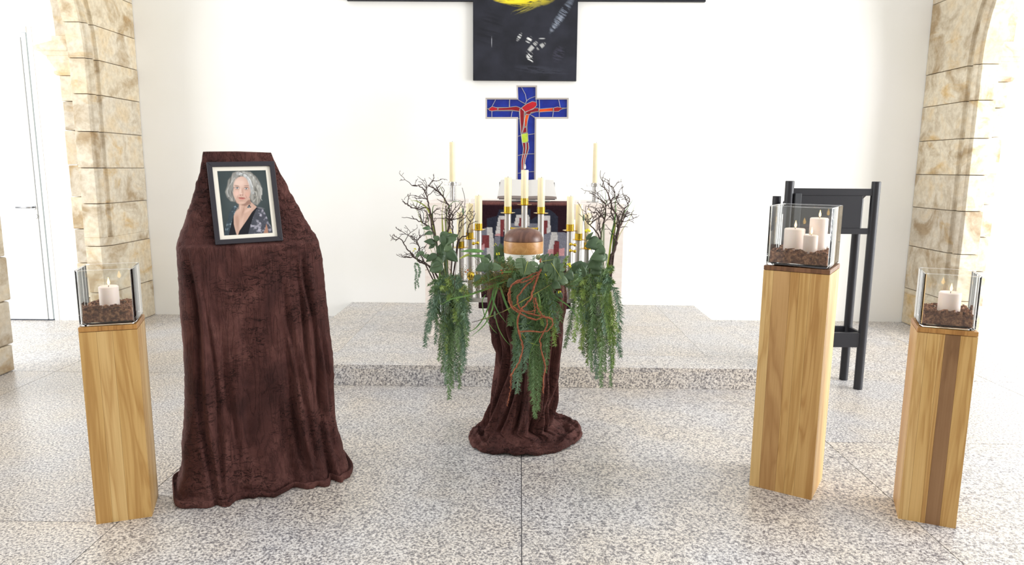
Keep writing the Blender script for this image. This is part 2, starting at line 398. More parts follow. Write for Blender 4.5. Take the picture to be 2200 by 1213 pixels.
# back wall
struct(MB().box(XL-.55, XR+.55, YW, YW+.3, 0, ZT).build('wall_back', PLASTER))
ZJ = [0.0, .355, .778, 1.16, 1.475, 1.79, 2.11, 2.41]
YJ = 6.21            # face of the jamb
RA, ZS = 1.33, 2.41  # radius of the pointed arch, springing height
def arcade(side):
    XS = XL if side < 0 else XR
    s = side
    TB = .185 if side < 0 else .20; TE = TB+.125
    root = struct(MB().box(min(XS+s*.03, XS+s*(TE-.02)), max(XS+s*.03, XS+s*(TE-.02)), YJ+.16, YW, 0, ZT).build('wall_left' if side < 0 else 'wall_right', MORTAR))
    amax = YW-.004-YJ
    stop = .857 if side < 0 else .30
    TB = .185 if side < 0 else .20; TE = TB+.125
    # plan profile: (a = distance into the pier from the jamb face, t = distance behind the nave face)
    def prof(moulded, w0):
        if moulded:
            return [(amax, 0), (.128, 0), (.124, .030), (.104, .040), (.088, .036), (.082, .022), (.066, .008), (.046, .008), (.032, .022), (.026, .040), (0, .046), (0, TB), (amax*.6, TB), (amax, TB)]
        return [(amax, 0), (.125, 0), (.085, .012), (.042, .026), (0, .046), (0, TB), (amax*.6, TB), (amax, TB)]
    def jx(t): return XS+s*t
    stones = []
    zz = [0.0]+ZJ[1:]
    for k in range(len(zz)-1):
        z0, z1 = zz[k], zz[k+1]
        cuts = [(z0, z1)]
        if z0 < stop < z1: cuts = [(z0, stop), (stop, z1)]
        m = MB(); jit = random.uniform(-.004, .004)
        for ci, (c0, c1) in enumerate(cuts):
            pr = prof((c0+c1)/2 > stop, 0)
            g0 = .003 if c0 == z0 else 0; g1 = .003 if c1 == z1 else 0
            # joints dip a little towards the jamb, as laid
            m.prism(pr, c0+g0, c1-g1, lambda p, z: (jx(p[1]+(jit if p[1] < .2 else 0)), YJ+p[0], z))
        m.build('stone', SAND, root, bevel=.004)
    # inner order of the jamb
    inner = [0, .30, .62, .93, 1.22, 1.50, 1.80, 2.05, 2.27]
    for k in range(len(inner)-1):
        w = TE if k % 2 else TE-.008
        MB().prism([(.05, TB+.004), (.05, w), (.5, w), (.5, TB+.004)], inner[k]+.003, inner[k+1]-.003,
                   lambda p, z: (jx(p[1]), YJ+p[0], z)).build('stone', SAND, root, bevel=.006)
    # moulded impost
    pf = [(2.27, .02), (2.285, .035), (2.305, .035), (2.31, .012), (2.335, .03), (2.375, .055), (2.39, .06), (2.40, .075), (2.43, .08), (2.435, .10), (2.465, .13), (2.475, .17), (2.50, .175), (2.515, .16), (2.56, .03), (2.60, .03)]
    m = MB(); sec = []
    for z, d in pf:
        sec.append([(jx(TB+.004), YJ+.045-d*.25, z), (jx(TE+d), YJ+.045-d*.25, z), (jx(TE+d), YJ+.5, z), (jx(TB+.004), YJ+.5, z)])
    vv = [p for q in sec for p in q]; ff = []
    for k in range(len(sec)-1):
        for i in range(4):
            j = (i+1) % 4; ff.append((k*4+i, k*4+j, (k+1)*4+j, (k+1)*4+i))
    ff += [(3, 2, 1, 0), tuple(len(vv)-4+i for i in range(4))]
    m.add(vv, ff).build('impost', SAND, root)
    # level-bedded springer courses, their edge cut to the curve of the pointed arch
    yc = YJ-RA
    zc = [2.41, 2.70, 3.02, 3.36] if side < 0 else [2.41, 3.05, 3.38]
    for k in range(len(zc)-1):
        for order in (0, 1):
            za, zb = zc[k]+.003, zc[k+1]-.003
            if order: za += .19; zb += .19
            pr = prof(True, 0) if order == 0 else [(.05, TB+.004), (.05, TE), (.5, TE), (.5, TB+.004)]
            n = len(pr); v = []; f = []; st = 5
            for q in range(st+1):
                z = za+(zb-za)*q/st; hh = z-ZS-(.19 if order else 0); sh = RA-math.sqrt(RA*RA-hh*hh)
                for p in pr: v.append((jx(p[1]), YJ+p[0]-(sh if p[0] < amax*.9 else 0), z))
            for q in range(st):
                for i in range(n):
                    j = (i+1) % n; f.append((q*n+i, q*n+j, (q+1)*n+j, (q+1)*n+i))
            f += [tuple(range(n)), tuple(range(len(v)-1, len(v)-n-1, -1))]
            MB().add(v, f).build('stone', SAND, root)
    # wall above the arch
    MB().box(min(XS+s*.01, XS+s*.3), max(XS+s*.01, XS+s*.3), 0, YW, 3.56, ZT).build('upper_wall', PLASTER, root)
    return root
WL = arcade(-1); WR = arcade(1)
# near pier of the left arcade
np_ = struct(MB().box(XL-.30, XL-.03, 4.14, 4.93, 0, 3.6).build('wall_left_pier', MORTAR))
nz_ = [0, .20, .52, .842, 1.17, 1.49, 1.81, 2.12, 2.44]
for k in range(len(nz_)-1):
    e = 4.953 if nz_[k+1] < .9 else 4.995
    e = 5.0-.045 if nz_[k+1] > .9 else 5.0
    e = (4.955, 4.972, 4.995)[k] if k < 3 else 4.982
    y0 = 4.10; mid = 4.5+.12*((-1)**k)
    for (a, b) in ((y0, mid), (mid, e)):
        MB().box(XL-.32, XL, a+.003, b-(.003 if b != e else 0), nz_[k]+.003, nz_[k+1]-.003).build('stone', SAND, np_, bevel=.012)
# unseen nave end wall behind the camera, added to cut frontal horizon light
struct(MB().box(-9, 9, -5.2, -5.0, 0, ZT).build('wall_front_added', m_plaster('rear_wall_plaster', (205, 200, 190))))
# aisle end walls
struct(MB().box(-9, XL-.33, 6.65, 6.9, 0, ZT).build('wall_aisle_left', PLASTER))
struct(MB().box(XR+.34, 9, 6.65, 6.9, 0, ZT).build('wall_aisle_right', PLASTER))
# door in the left aisle end wall
dr = struct(MB().box(-5.50, -4.600, 6.628, 6.648, .012, 2.655).build('door_1', DOORW))
MB().box(-5.62, -4.545, 6.632, 6.6495, 2.695, 2.75).build('door_frame', DOORW, dr)
MB().box(-4.545, -4.50, 6.646, 6.6495, 0, 2.75).build('door_frame', DOORW, dr)
MB().box(-5.50, -4.545, 6.640, 6.6495, 0, .011).build('threshold', flat('dark_threshold', (50, 60, 74), .7), dr)
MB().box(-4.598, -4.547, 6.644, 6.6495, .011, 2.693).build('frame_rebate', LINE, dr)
MB().box(-4.592, -4.553, 6.636, 6.6495, .011, 2.69).build('door_frame', DOORW, dr)
hd = MB().tube([(-4.632, 6.628, 1.10), (-4.632, 6.575, 1.10), (-4.65, 6.57, 1.10), (-4.76, 6.572, 1.10)], .009, 8).build('door_handle', HANDLE, dr, smooth=True)
MB().lathe([(.026, 0), (.026, .008)], 18).build('rosette', HANDLE, hd)
for o in [x for x in hd.children]:
    o.rotation_euler = (math.radians(90), 0, 0); o.location = (-4.632, 6.628, 1.10)
e2 = MB().lathe([(.026, 0), (.026, .008)], 18).build('escutcheon', HANDLE, dr); e2.rotation_euler = (math.radians(90), 0, 0); e2.location = (-4.622, 6.628, 1.015)

# ------------------------------------------------------------------ plinths, glass cubes, bark, pillar candles
def glass_cube(label, c, rz, w, h, z):
    root = thing('glass_vase', label, 'vase', (c[0], c[1], z), rz, 'square glass candle vases')
    a = w/2; t = .013
    def ring(r, zz, k=3, rc=.012):
        out = []
        for (sx, sy) in ((1, 1), (-1, 1), (-1, -1), (1, -1)):
            a0 = math.atan2(sy, sx)-PI/4
            for q in range(k+1):
                an = a0+PI/2*q/k; out.append((sx*(r-rc)+rc*math.cos(an), sy*(r-rc)+rc*math.sin(an), zz))
        return out
    def shell(rings, cap0, cap1):
        v = []; f = []; n = len(rings[0])
        for r_ in rings: v += r_
        for k in range(len(rings)-1):
            for i in range(n):
                j = (i+1) % n; f.append((k*n+i, k*n+j, (k+1)*n+j, (k+1)*n+i))
        if cap0: f.append(tuple(range(n-1, -1, -1)))
        if cap1: f.append(tuple(range(len(v)-n, len(v))))
        return MB().add(v, f)
    shell([ring(a, t+.0005), ring(a, h-.0035), ring(a-.005, h-.0035), ring(a-.005, t+.0005)], False, False).build('glass_walls', THIN, root, smooth='auto')
    shell([ring(a, h-.003), ring(a, h-.0005), ring(a-.001, h), ring(a-.004, h), ring(a-.005, h-.0005), ring(a-.005, h-.003), ring(a, h-.003)], False, False).build('glass_rim', GLASS, root, smooth='auto')
    shell([ring(a-.012, 0), ring(a-.003, .003), ring(a, .010), ring(a, t), ring(a-.006, t), ring(a-.02, t-.003)], True, True).build('glass_base', GLASS, root, smooth='auto')
    return root
def chips(label, c, rz, w, z, depth, seed, holes=()):
    rg = random.Random(seed); m = MB(); b = w/2-.014
    M0 = Matrix.Translation((c[0], c[1], z)) @ Matrix.Rotation(rz, 4, 'Z')
    # packed bed under the loose top chips
    K = 15; g = []
    for a_ in range(K+1):
        for b_ in range(K+1):
            x = -b+2*b*a_/K; y = -b+2*b*b_/K; e_ = max(abs(x), abs(y))/b
            zz = depth*(.42+.30*e_**2)+.008*rg.random()
            if any((x-hx)**2+(y-hy)**2 < (hr+.004)**2 for hx, hy, hr in holes): zz = .002
            g.append(tuple(M0 @ Vector((x, y, zz))))
    low = [tuple(M0 @ Vector((-b+2*b*a_/K, -b+2*b*b_/K, .0005))) for a_ in range(K+1) for b_ in range(K+1)]
    Kn = K+1; ff = []
    for a_ in range(K):
        for b_ in range(K):
            q = a_*Kn+b_; ff.append((q, q+Kn, q+Kn+1, q+1)); q += Kn*Kn; ff.append((q, q+1, q+Kn+1, q+Kn))
    for a_ in range(K):
        for (p_, q_) in ((a_*Kn, (a_+1)*Kn), (a_*Kn+K, (a_+1)*Kn+K), (a_, a_+1), (K*Kn+a_, K*Kn+a_+1)):
            ff.append((p_, q_, q_+Kn*Kn, p_+Kn*Kn))
    m.add(g+low, ff)
    n = int(520*(w/.2)**2)
    for k in range(n):
        x = rg.uniform(-b, b); y = rg.uniform(-b, b)
        wallish = k % 5 < 2
        if wallish:
            if rg.random() < .5: x = rg.choice((-b, b))*rg.uniform(.93, .99)
            else: y = rg.choice((-b, b))*rg.uniform(.93, .99)
        edge = max(abs(x), abs(y))/b
        top = depth*(.62+.38*edge**2)+.008*vnoise(x*30+seed, y*30)
        zz = rg.uniform(.006, max(.012, float(top)))
        if k > n*.35 and not wallish: zz = float(top)*rg.uniform(.85, 1.0)
        if any((x-hx)**2+(y-hy)**2 < (hr+.008)**2 for hx, hy, hr in holes): zz = min(zz, .01)
        l = rg.uniform(.012, .034); q = rg.uniform(.006, .014); th = rg.uniform(.002, .005)
        tz, tx, ty = rg.uniform(0, 6.3), rg.gauss(0, .38), rg.gauss(0, .3)
        if wallish:
            tz = (0 if abs(y) > abs(x) else PI/2)+rg.gauss(0, .12); tx = PI/2+rg.gauss(0, .15); ty = rg.gauss(0, .1)
            ex_, ey_ = (l*.52, th*1.6+q*.12) if abs(y) > abs(x) else (th*1.6+q*.12, l*.52)
        else: ex_ = ey_ = l*.6
        x = max(-b+ex_, min(b-ex_, x)); y = max(-b+ey_, min(b-ey_, y)); zz = max(zz, q*.6 if wallish else l*.42)
        Rm = M0 @ Matrix.Translation((x, y, zz)) @ Matrix.Rotation(tz, 4, 'Z') @ Matrix.Rotation(tx, 4, 'X') @ Matrix.Rotation(ty, 4, 'Y')
        pl = [(-l/2, -q/2*rg.uniform(.3, 1)), (0, -q/2), (l/2, -q/2*rg.uniform(.2, 1)), (l/2*rg.uniform(.8, 1.1), q/2*rg.uniform(.3, 1)), (0, q/2), (-l/2, q/2*rg.uniform(.5, 1))]
        m.prism(pl, -th/2, th/2, lambda p, d: tuple(Rm @ Vector((p[0], p[1], d))))
    o = m.build('bark_chips', BARK); tag(o, label, 'bark chips', 'bark beds in the glass vases', 'stuff'); return o
def flame_bm(s=1.0):
    return MB().lathe([(.0008*s, 0), (.0035*s, .004*s), (.0048*s, .009*s), (.0042*s, .015*s), (.0022*s, .022*s), (.0006*s, .030*s)], 10)
def pillar(label, c, z, r, h, seed, flame=True):
    root = thing('pillar_candle', label, 'candle', (c[0], c[1], z), 0, 'white pillar candles in glass vases')
    MB().lathe([(r-.003, 0), (r, .003), (r, h-.004), (r-.004, h), (r*.72, h-.001), (r*.4, h-.006), (.004, h-.008)], 32).build('wax_body', WAXW, root, smooth='auto')
    w = MB().tube([(0, 0, h-.010), (.001, 0, h), (.003, 0, h+.006)], .0012, 5).build('wick', WICK, root)
    if flame:
        f = flame_bm(1.1).build('flame', FLAME, root, smooth=True); f.location = (.002, 0, h+.003)
    return root
def plinth(label, p0, p1, H, staves, lidm, side_staves=None):
    p0 = np.array(p0); p1 = np.array(p1); d = p1-p0; w = float(np.hypot(*d)); rz = math.atan2(d[1], d[0])
    back = np.array([-d[1], d[0]])/w; c = (p0+p1)/2+back*w/2
    root = thing('wooden_plinth', label, 'plinth', (c[0], c[1], 0), rz, 'tall wooden candle plinths')
    a = w/2; th = .018; lt = .020
    MB().box(-a+th, a-th, -a+th, a-th, 0.002, H-lt-.001).build('core', LIDD, root)
    def face(k, st):
        ang = k*PI/2; x = -a
        for (fr, mi) in st:
            x1 = x+fr*w
            M = Matrix.Rotation(ang, 4, 'Z')
            xa = x+.0003; xb = x1-.0003
            if k in (1, 3): xa = max(xa, -a+th+.0004); xb = min(xb, a-th-.0004)
            MB().box(xa, xb, -a, -a+th-.001, 0, H-lt-.0015, M).build('plank', OAKS[mi], root)
            x = x1
    face(0, staves)
    s2 = side_staves or [(.34, 0), (.33, 1), (.33, 4)]
    face(1, s2); face(2, s2); face(3, s2)
    MB().box(-a, a, -a, a, H-lt, H).build('lid_board', lidm, root, bevel=.002)
    return root, c, rz, w
def loc(c, rz, x, y): return (c[0]+x*math.cos(rz)-y*math.sin(rz), c[1]+x*math.sin(rz)+y*math.cos(rz))

_, c1, r1, w1 = plinth('slim pale wooden plinth at far left holding a glass cube with one candle', (-1.78, 2.735), (-1.581, 2.809), .852, [(.30, 0), (.27, 4), (.43, 0)], LIDW, [(.5, 0), (.5, 4)])
glass_cube('square glass vase on the far left plinth, one candle inside', loc(c1, r1, 0, 0), r1, .206, .232, .852)
chips('bark chips in the glass vase on the far left plinth', loc(c1, r1, 0, 0), r1, .206, .866, .066, 1, [(-.012, .0, .038)])
pillar('short white pillar candle in the far left glass vase', loc(c1, r1, -.005, .0), .8665, .0375, .135, 1)
_, c2, r2, w2 = plinth('tallest and widest wooden plinth, right of centre in front of the black lectern', (1.121, 3.192), (1.359, 3.042), 1.072, [(.16, 4), (.26, 2), (.14, 1), (.16, 0), (.28, 1)], LIDD, [(.3, 4), (.4, 0), (.3, 4)])
glass_cube('large square glass vase on the tallest plinth, three candles inside', loc(c2, r2, 0, 0), r2, .270, .272, 1.072)
chips('bark chips in the large glass vase with three candles', loc(c2, r2, 0, 0), r2, .270, 1.087, .06, 2, [(-.05, -.01, .045), (.045, .05, .04), (.03, -.05, .032)])
pillar('broad white pillar candle at left in the large glass vase', loc(c2, r2, -.045, .005), 1.0865, .046, .150, 2)
pillar('tallest white pillar candle at the back of the large glass vase', loc(c2, r2, .048, .058), 1.0865, .040, .200, 3)
pillar('small white pillar candle at the front of the large glass vase', loc(c2, r2, .036, -.050), 1.0865, .031, .128, 4)
_, c3, r3, w3 = plinth('far right wooden plinth with a dark brown middle plank', (1.671, 2.88), (1.872, 2.797), .858, [(.17, 4), (.22, 0), (.08, 1), (.25, 3), (.28, 0)], LIDW, [(.5, 1), (.5, 4)])
glass_cube('square glass vase on the far right plinth, one candle inside', loc(c3, r3, 0, 0), r3, .203, .228, .858)
chips('bark chips in the glass vase on the far right plinth', loc(c3, r3, 0, 0), r3, .203, .872, .062, 5, [(.012, .0, .045)])
pillar('white pillar candle in the far right glass vase', loc(c3, r3, .012, -.002), .8725, .042, .128, 5)

# ------------------------------------------------------------------ black painted cross on the wall
def paint_cross():
    root = thing('painted_cross', 'huge black cross-shaped canvas with yellow and white strokes high on the back wall', 'painting', (.033, YW, 2.33))
    def strokes(px, py, col):
        def blob(cx, cy, rx, ry, ang, c, st=1.0, tex=1.0, thr=.1):
            nonlocal col
            ca, sa = math.cos(ang), math.sin(ang); dx, dy = px-cx, py-cy
            u = (dx*ca+dy*sa)/rx; v = (-dx*sa+dy*ca)/ry
            m = np.clip(1.25-(u*u+v*v), 0, 1)
            g = fbm((dx*ca+dy*sa)*.06*tex+cx, (-dx*sa+dy*ca)*.55*tex+cy, 0, 3)
            m = m*np.clip((g+.25-thr)*3, 0, 1)*st
            col = col*(1-m[..., None])+lin(c)*m[..., None]
        blob(1120, -12, 62, 24, .06, (232, 212, 40), 1, 1, -.5); blob(1095, 0, 34, 7, .05, (246, 222, 50), 1, 1, -.2)
        blob(1135, 12, 40, 8, -.4, (150, 140, 60), .8); blob(1150, -30, 50, 24, .2, (210, 190, 60), .9)
        blob(1200, 30, 9, 44, .55, (120, 128, 142), .7); blob(1190, 48, 5, 24, .6, (150, 156, 168), .7)
        blob(1113, 78, 4, 10, .5, (190, 190, 190)); blob(1133, 84, 6, 9, .5, (220, 220, 218)); blob(1140, 100, 5, 20, .7, (186, 186, 184), .9)
        blob(1158, 98, 5, 12, .9, (170, 170, 168)); blob(1135, 118, 6, 8, .8, (214, 214, 212)); blob(1137, 128, 7, 5, .5, (232, 232, 230)); blob(1160, 81, 7, 1.6, 0, (170, 170, 170))
        blob(1056, 88, .9, 13, 0, (150, 150, 156), 1, .3, -1); blob(1050, 60, 30, 40, .3, (20, 20, 27), .6, .4); blob(1195, 115, 12, 18, .3, (66, 64, 80), .6, 1.5)
        blob(1160, 150, 60, 10, .1, (58, 60, 72), .5, 1)
        return col
    def panel(name, x0, x1, z0, z1, nx, nyy):
        X, Z = np.meshgrid(np.linspace(x0, x1, nx), np.linspace(z1, z0, nyy))
        Pn = np.stack([X, np.full_like(X, YW-.045), Z], -1)
        px = 1118+(X-.0)*(1502/6.93)*1.005; py = 173-(Z-2.333)*238
        n = fbm(px*.03, py*.03, 1, 4)[..., None]
        col = lin((34, 35, 44))*(1+.35*n)
        col = strokes(px, py, col)
        MB().box(x0, x1, YW-.0445, YW-.002, z0, z1).build(name, flat('canvas_edge', (30, 30, 36), .7), root, world=True)
        grid_mesh('canvas', Pn, CANVAS, root, colors=col, smooth=False)
    panel('stretcher', -.462, .527, 2.333, 4.4, 300, 520)
    panel('stretcher', -1.655, -.4635, 3.055, 3.62, 80, 30)
    panel('stretcher', .5285, 1.725, 3.062, 3.62, 80, 30)
paint_cross()

# ------------------------------------------------------------------ altar, cloth, book, candlesticks, glass cross
alt = thing('altar', 'pale travertine altar table on the granite step behind the candles', 'altar', (.035, 5.85, PZ))
ax0, ax1, ay0, ay1, az = -.755, .822, 5.53, 6.22, 1.232
MB().box(ax0, ax1, ay0, ay1, az-.125, az).build('table_slab', TRAV, alt, world=True, bevel=.003)
for (a, b) in ((ax0, ax0+.15), (ax1-.15, ax1)):
    for (c, d) in ((ay0+.004, ay0+.12), (ay1-.12, ay1-.004)):
        MB().box(a, b, c, d, PZ, az-.126).build('leg', TRAV, alt, world=True, bevel=.003)
# antependium
x0, x1 = -.325, .415
nx, nyy = 120, 170
ANT = thing('altar_cloth', 'dark maroon woven hanging with grey, white and red blocks over the altar front', 'cloth', (.045, 5.5, az))
path = [(5.80, az+.003), (5.53, az+.004), (5.522, az+.001), (5.518, az-.01), (5.516, .385)]
top = np.array(path); 
def clothgrid(xa, xb, rows, n): 
    return np.array([[(xa+(xb-xa)*i/(n-1), y, z) for i in range(n)] for (y, z) in rows])
rows = [(5.86-.33*t, az+.004) for t in np.linspace(0, 1, 8)]+[(5.521, az+.002), (5.517, az-.006)]+[(5.5165, az-.02-.002*k) for k in range(2)]+[(5.516, z) for z in np.linspace(az-.03, .39, nyy)]
G0 = clothgrid(x0, x1, rows, nx); X = G0[..., 0]; Z = G0[..., 2]
s_ = 1502/5.516; px = 1118.5+X*s_*1.0; py = 434+(az-Z)*s_*.99
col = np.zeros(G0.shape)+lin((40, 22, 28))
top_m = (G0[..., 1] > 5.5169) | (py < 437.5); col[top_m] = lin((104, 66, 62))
def poly(pts, c):
    global col
    pts = np.array(pts, float); ins = np.zeros(px.shape, bool); j = len(pts)-1
    for i in range(len(pts)):
        xi, yi = pts[i]; xj, yj = pts[j]
        cnd = ((yi > py) != (yj > py)) & (px < (xj-xi)*(py-yi)/(yj-yi+1e-9)+xi); ins ^= cnd; j = i
    col[ins & ~top_m] = lin(c)
NAVY, GR, LT, RD, PK, DG = (44, 46, 58), (112, 112, 122), (186, 182, 180), (112, 54, 56), (186, 138, 140), (74, 74, 84)
poly([(1047, 467), (1070, 461), (1074, 448), (1110, 447), (1112, 445), (1140, 445), (1142, 470), (1175, 446), (1184, 448), (1200, 461), (1200, 495), (1187, 560), (1060, 560), (1047, 486)], NAVY)
poly([(1033, 490), (1048, 486), (1052, 620), (1033, 620)], GR)
poly([(1047, 486), (1059, 486), (1063, 515), (1064, 590), (1047, 590)], LT); poly([(1038, 502), (1053, 502), (1053, 530), (1036, 530)], RD); poly([(1033, 528), (1042, 520), (1042, 534), (1033, 534)], PK)
poly([(1064, 505), (1077, 504), (1079, 600), (1066, 600)], GR); poly([(1080, 520), (1100, 515), (1100, 600), (1078, 600)], DG)
poly([(1073, 461), (1097, 460), (1099, 478), (1088, 480), (1082, 502), (1065, 504)], LT); poly([(1077, 469), (1086, 468), (1083, 505), (1076, 504)], RD); poly([(1066, 500), (1076, 498), (1076, 504), (1065, 504)], PK)
poly([(1096, 476), (1157, 476), (1157, 500), (1100, 505)], GR); poly([(1111, 458), (1138, 458), (1140, 482), (1106, 482)], LT); poly([(1117, 465), (1132, 466), (1130, 484), (1116, 482)], RD)
poly([(1163, 460), (1183, 460), (1185, 497), (1163, 497)], LT); poly([(1169, 470), (1179, 470), (1176, 498), (1168, 498)], RD)
poly([(1170, 500), (1187, 494), (1182, 600), (1168, 600)], GR); poly([(1187, 494), (1199, 494), (1200, 513), (1194, 513), (1191, 540), (1179, 541)], LT); poly([(1199, 494), (1226, 496), (1226, 560), (1203, 560)], GR)
poly([(1193, 514), (1203, 514), (1203, 541), (1191, 541)], RD); poly([(1180, 532), (1192, 530), (1192, 545), (1178, 545)], PK); poly([(1203, 530), (1216, 528), (1216, 545), (1203, 545)], PK)
wv = (1+.22*vnoise(px*1.7, py*.7, 2)+.12*vnoise(px*.3, py*2.2, 4))[..., None]; col = col*wv
G0[..., 1] -= np.where(Z < az-.02, .006*(1+np.sin(X*40+Z*2))*np.clip((az-Z)*1.5, 0, 1), 0)
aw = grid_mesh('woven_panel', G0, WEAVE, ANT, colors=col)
sm = aw.modifiers.new('thick', 'SOLIDIFY'); sm.thickness = .003; sm.offset = 1
# book on its rest
bk = thing('altar_book', 'large open white-paged book resting on the altar', 'book', (.055, 5.74, az+.006))
bk_t = math.radians(46)
def bkM(x, u, w):  # u up the slope, w off the slope
    return (.055+x, 5.60+u*math.cos(bk_t)-w*math.sin(bk_t)*1.0+.03, az+.026+u*math.sin(bk_t)+w*math.cos(bk_t))
MB().prism([(0, 0), (.235, 0), (.235, .002)], -.19, .19, lambda p, d: (.055+d, 5.64+p[0]*.75, az+.007+p[1]+p[0]*0)).build('book_rest', COVER, bk, world=True)
MB().prism([(-.225, -.004), (.225, -.004), (.225, 0), (-.225, 0)], 0, .185, lambda p, d: bkM(p[0], d, p[1])).build('cover', COVER, bk, world=True)
for sgn in (-1, 1):
    prf = [(0, .0)]+[(sgn*.218*q, .001) for q in (.5, 1)]+[(sgn*.214, .03)]+[(sgn*.214*(1-q), .03+.008*math.sin(PI*min(1, q*1.02))**.6*(1 if q < 1 else 0)) for q in (.15, .35, .6, .8, .93)]+[(0, .024)]
    MB().prism(prf, .004, .18, lambda p, d: bkM(p[0]*(1+.55*(.18-d)) if abs(p[0]) > .1 else p[0], d, p[1])).build('page_block', PAPER, bk, world=True, smooth='auto')
# altar candlesticks
def altar_stick(label, glabel, x):
    z = az; Y = 5.75
    root = thing('candlestick', label, 'candlestick', (x, Y, z), 0, 'steel and acrylic candlesticks on the altar')
    MB().lathe([(.066, 0), (.068, .002), (.068, .007), (.064, .009)], 40).build('foot_plate', STEEL, root, smooth='auto')
    MB().lathe([(.0145, .009), (.0145, .128)], 24).build('stem', STEEL, root, smooth='auto')
    MB().lathe([(.030, .009), (.030, .1275)], 24).build('clear_sleeve', ACRYL, root, smooth='auto')
    MB().lathe([(.030, .1285), (.030, .158), (.024, .158), (.024, .1345)], 28, cap=True).build('socket', STEEL, root, smooth='auto')
    MB().lathe([(.068, .130), (.070, .132), (.070, .150), (.068, .152), (.0305, .152), (.0305, .130)], 40, cap=False).build('acrylic_dish', ACRYL, root, smooth='auto')
    c = thing('altar_candle', glabel, 'candle', (x, Y, z+.1358), 0, 'tall altar candles')
    hh = at(972, 305, Y)[2]-(z+.1358)
    MB().lathe([(.022, 0), (.0235, .003), (.0235, hh-.003), (.021, hh), (.004, hh-.004)], 24).build('wax_body', WAX, c, smooth='auto')
    MB().tube([(0, 0, hh-.005), (0, 0, hh+.008)], .0012, 5).build('wick', WICK, c)
altar_stick('steel and acrylic candlestick on the left end of the altar', 'tall ivory candle on the left end of the altar', -.552)
altar_stick('steel and acrylic candlestick on the right end of the altar', 'tall ivory candle on the right end of the altar', .610)
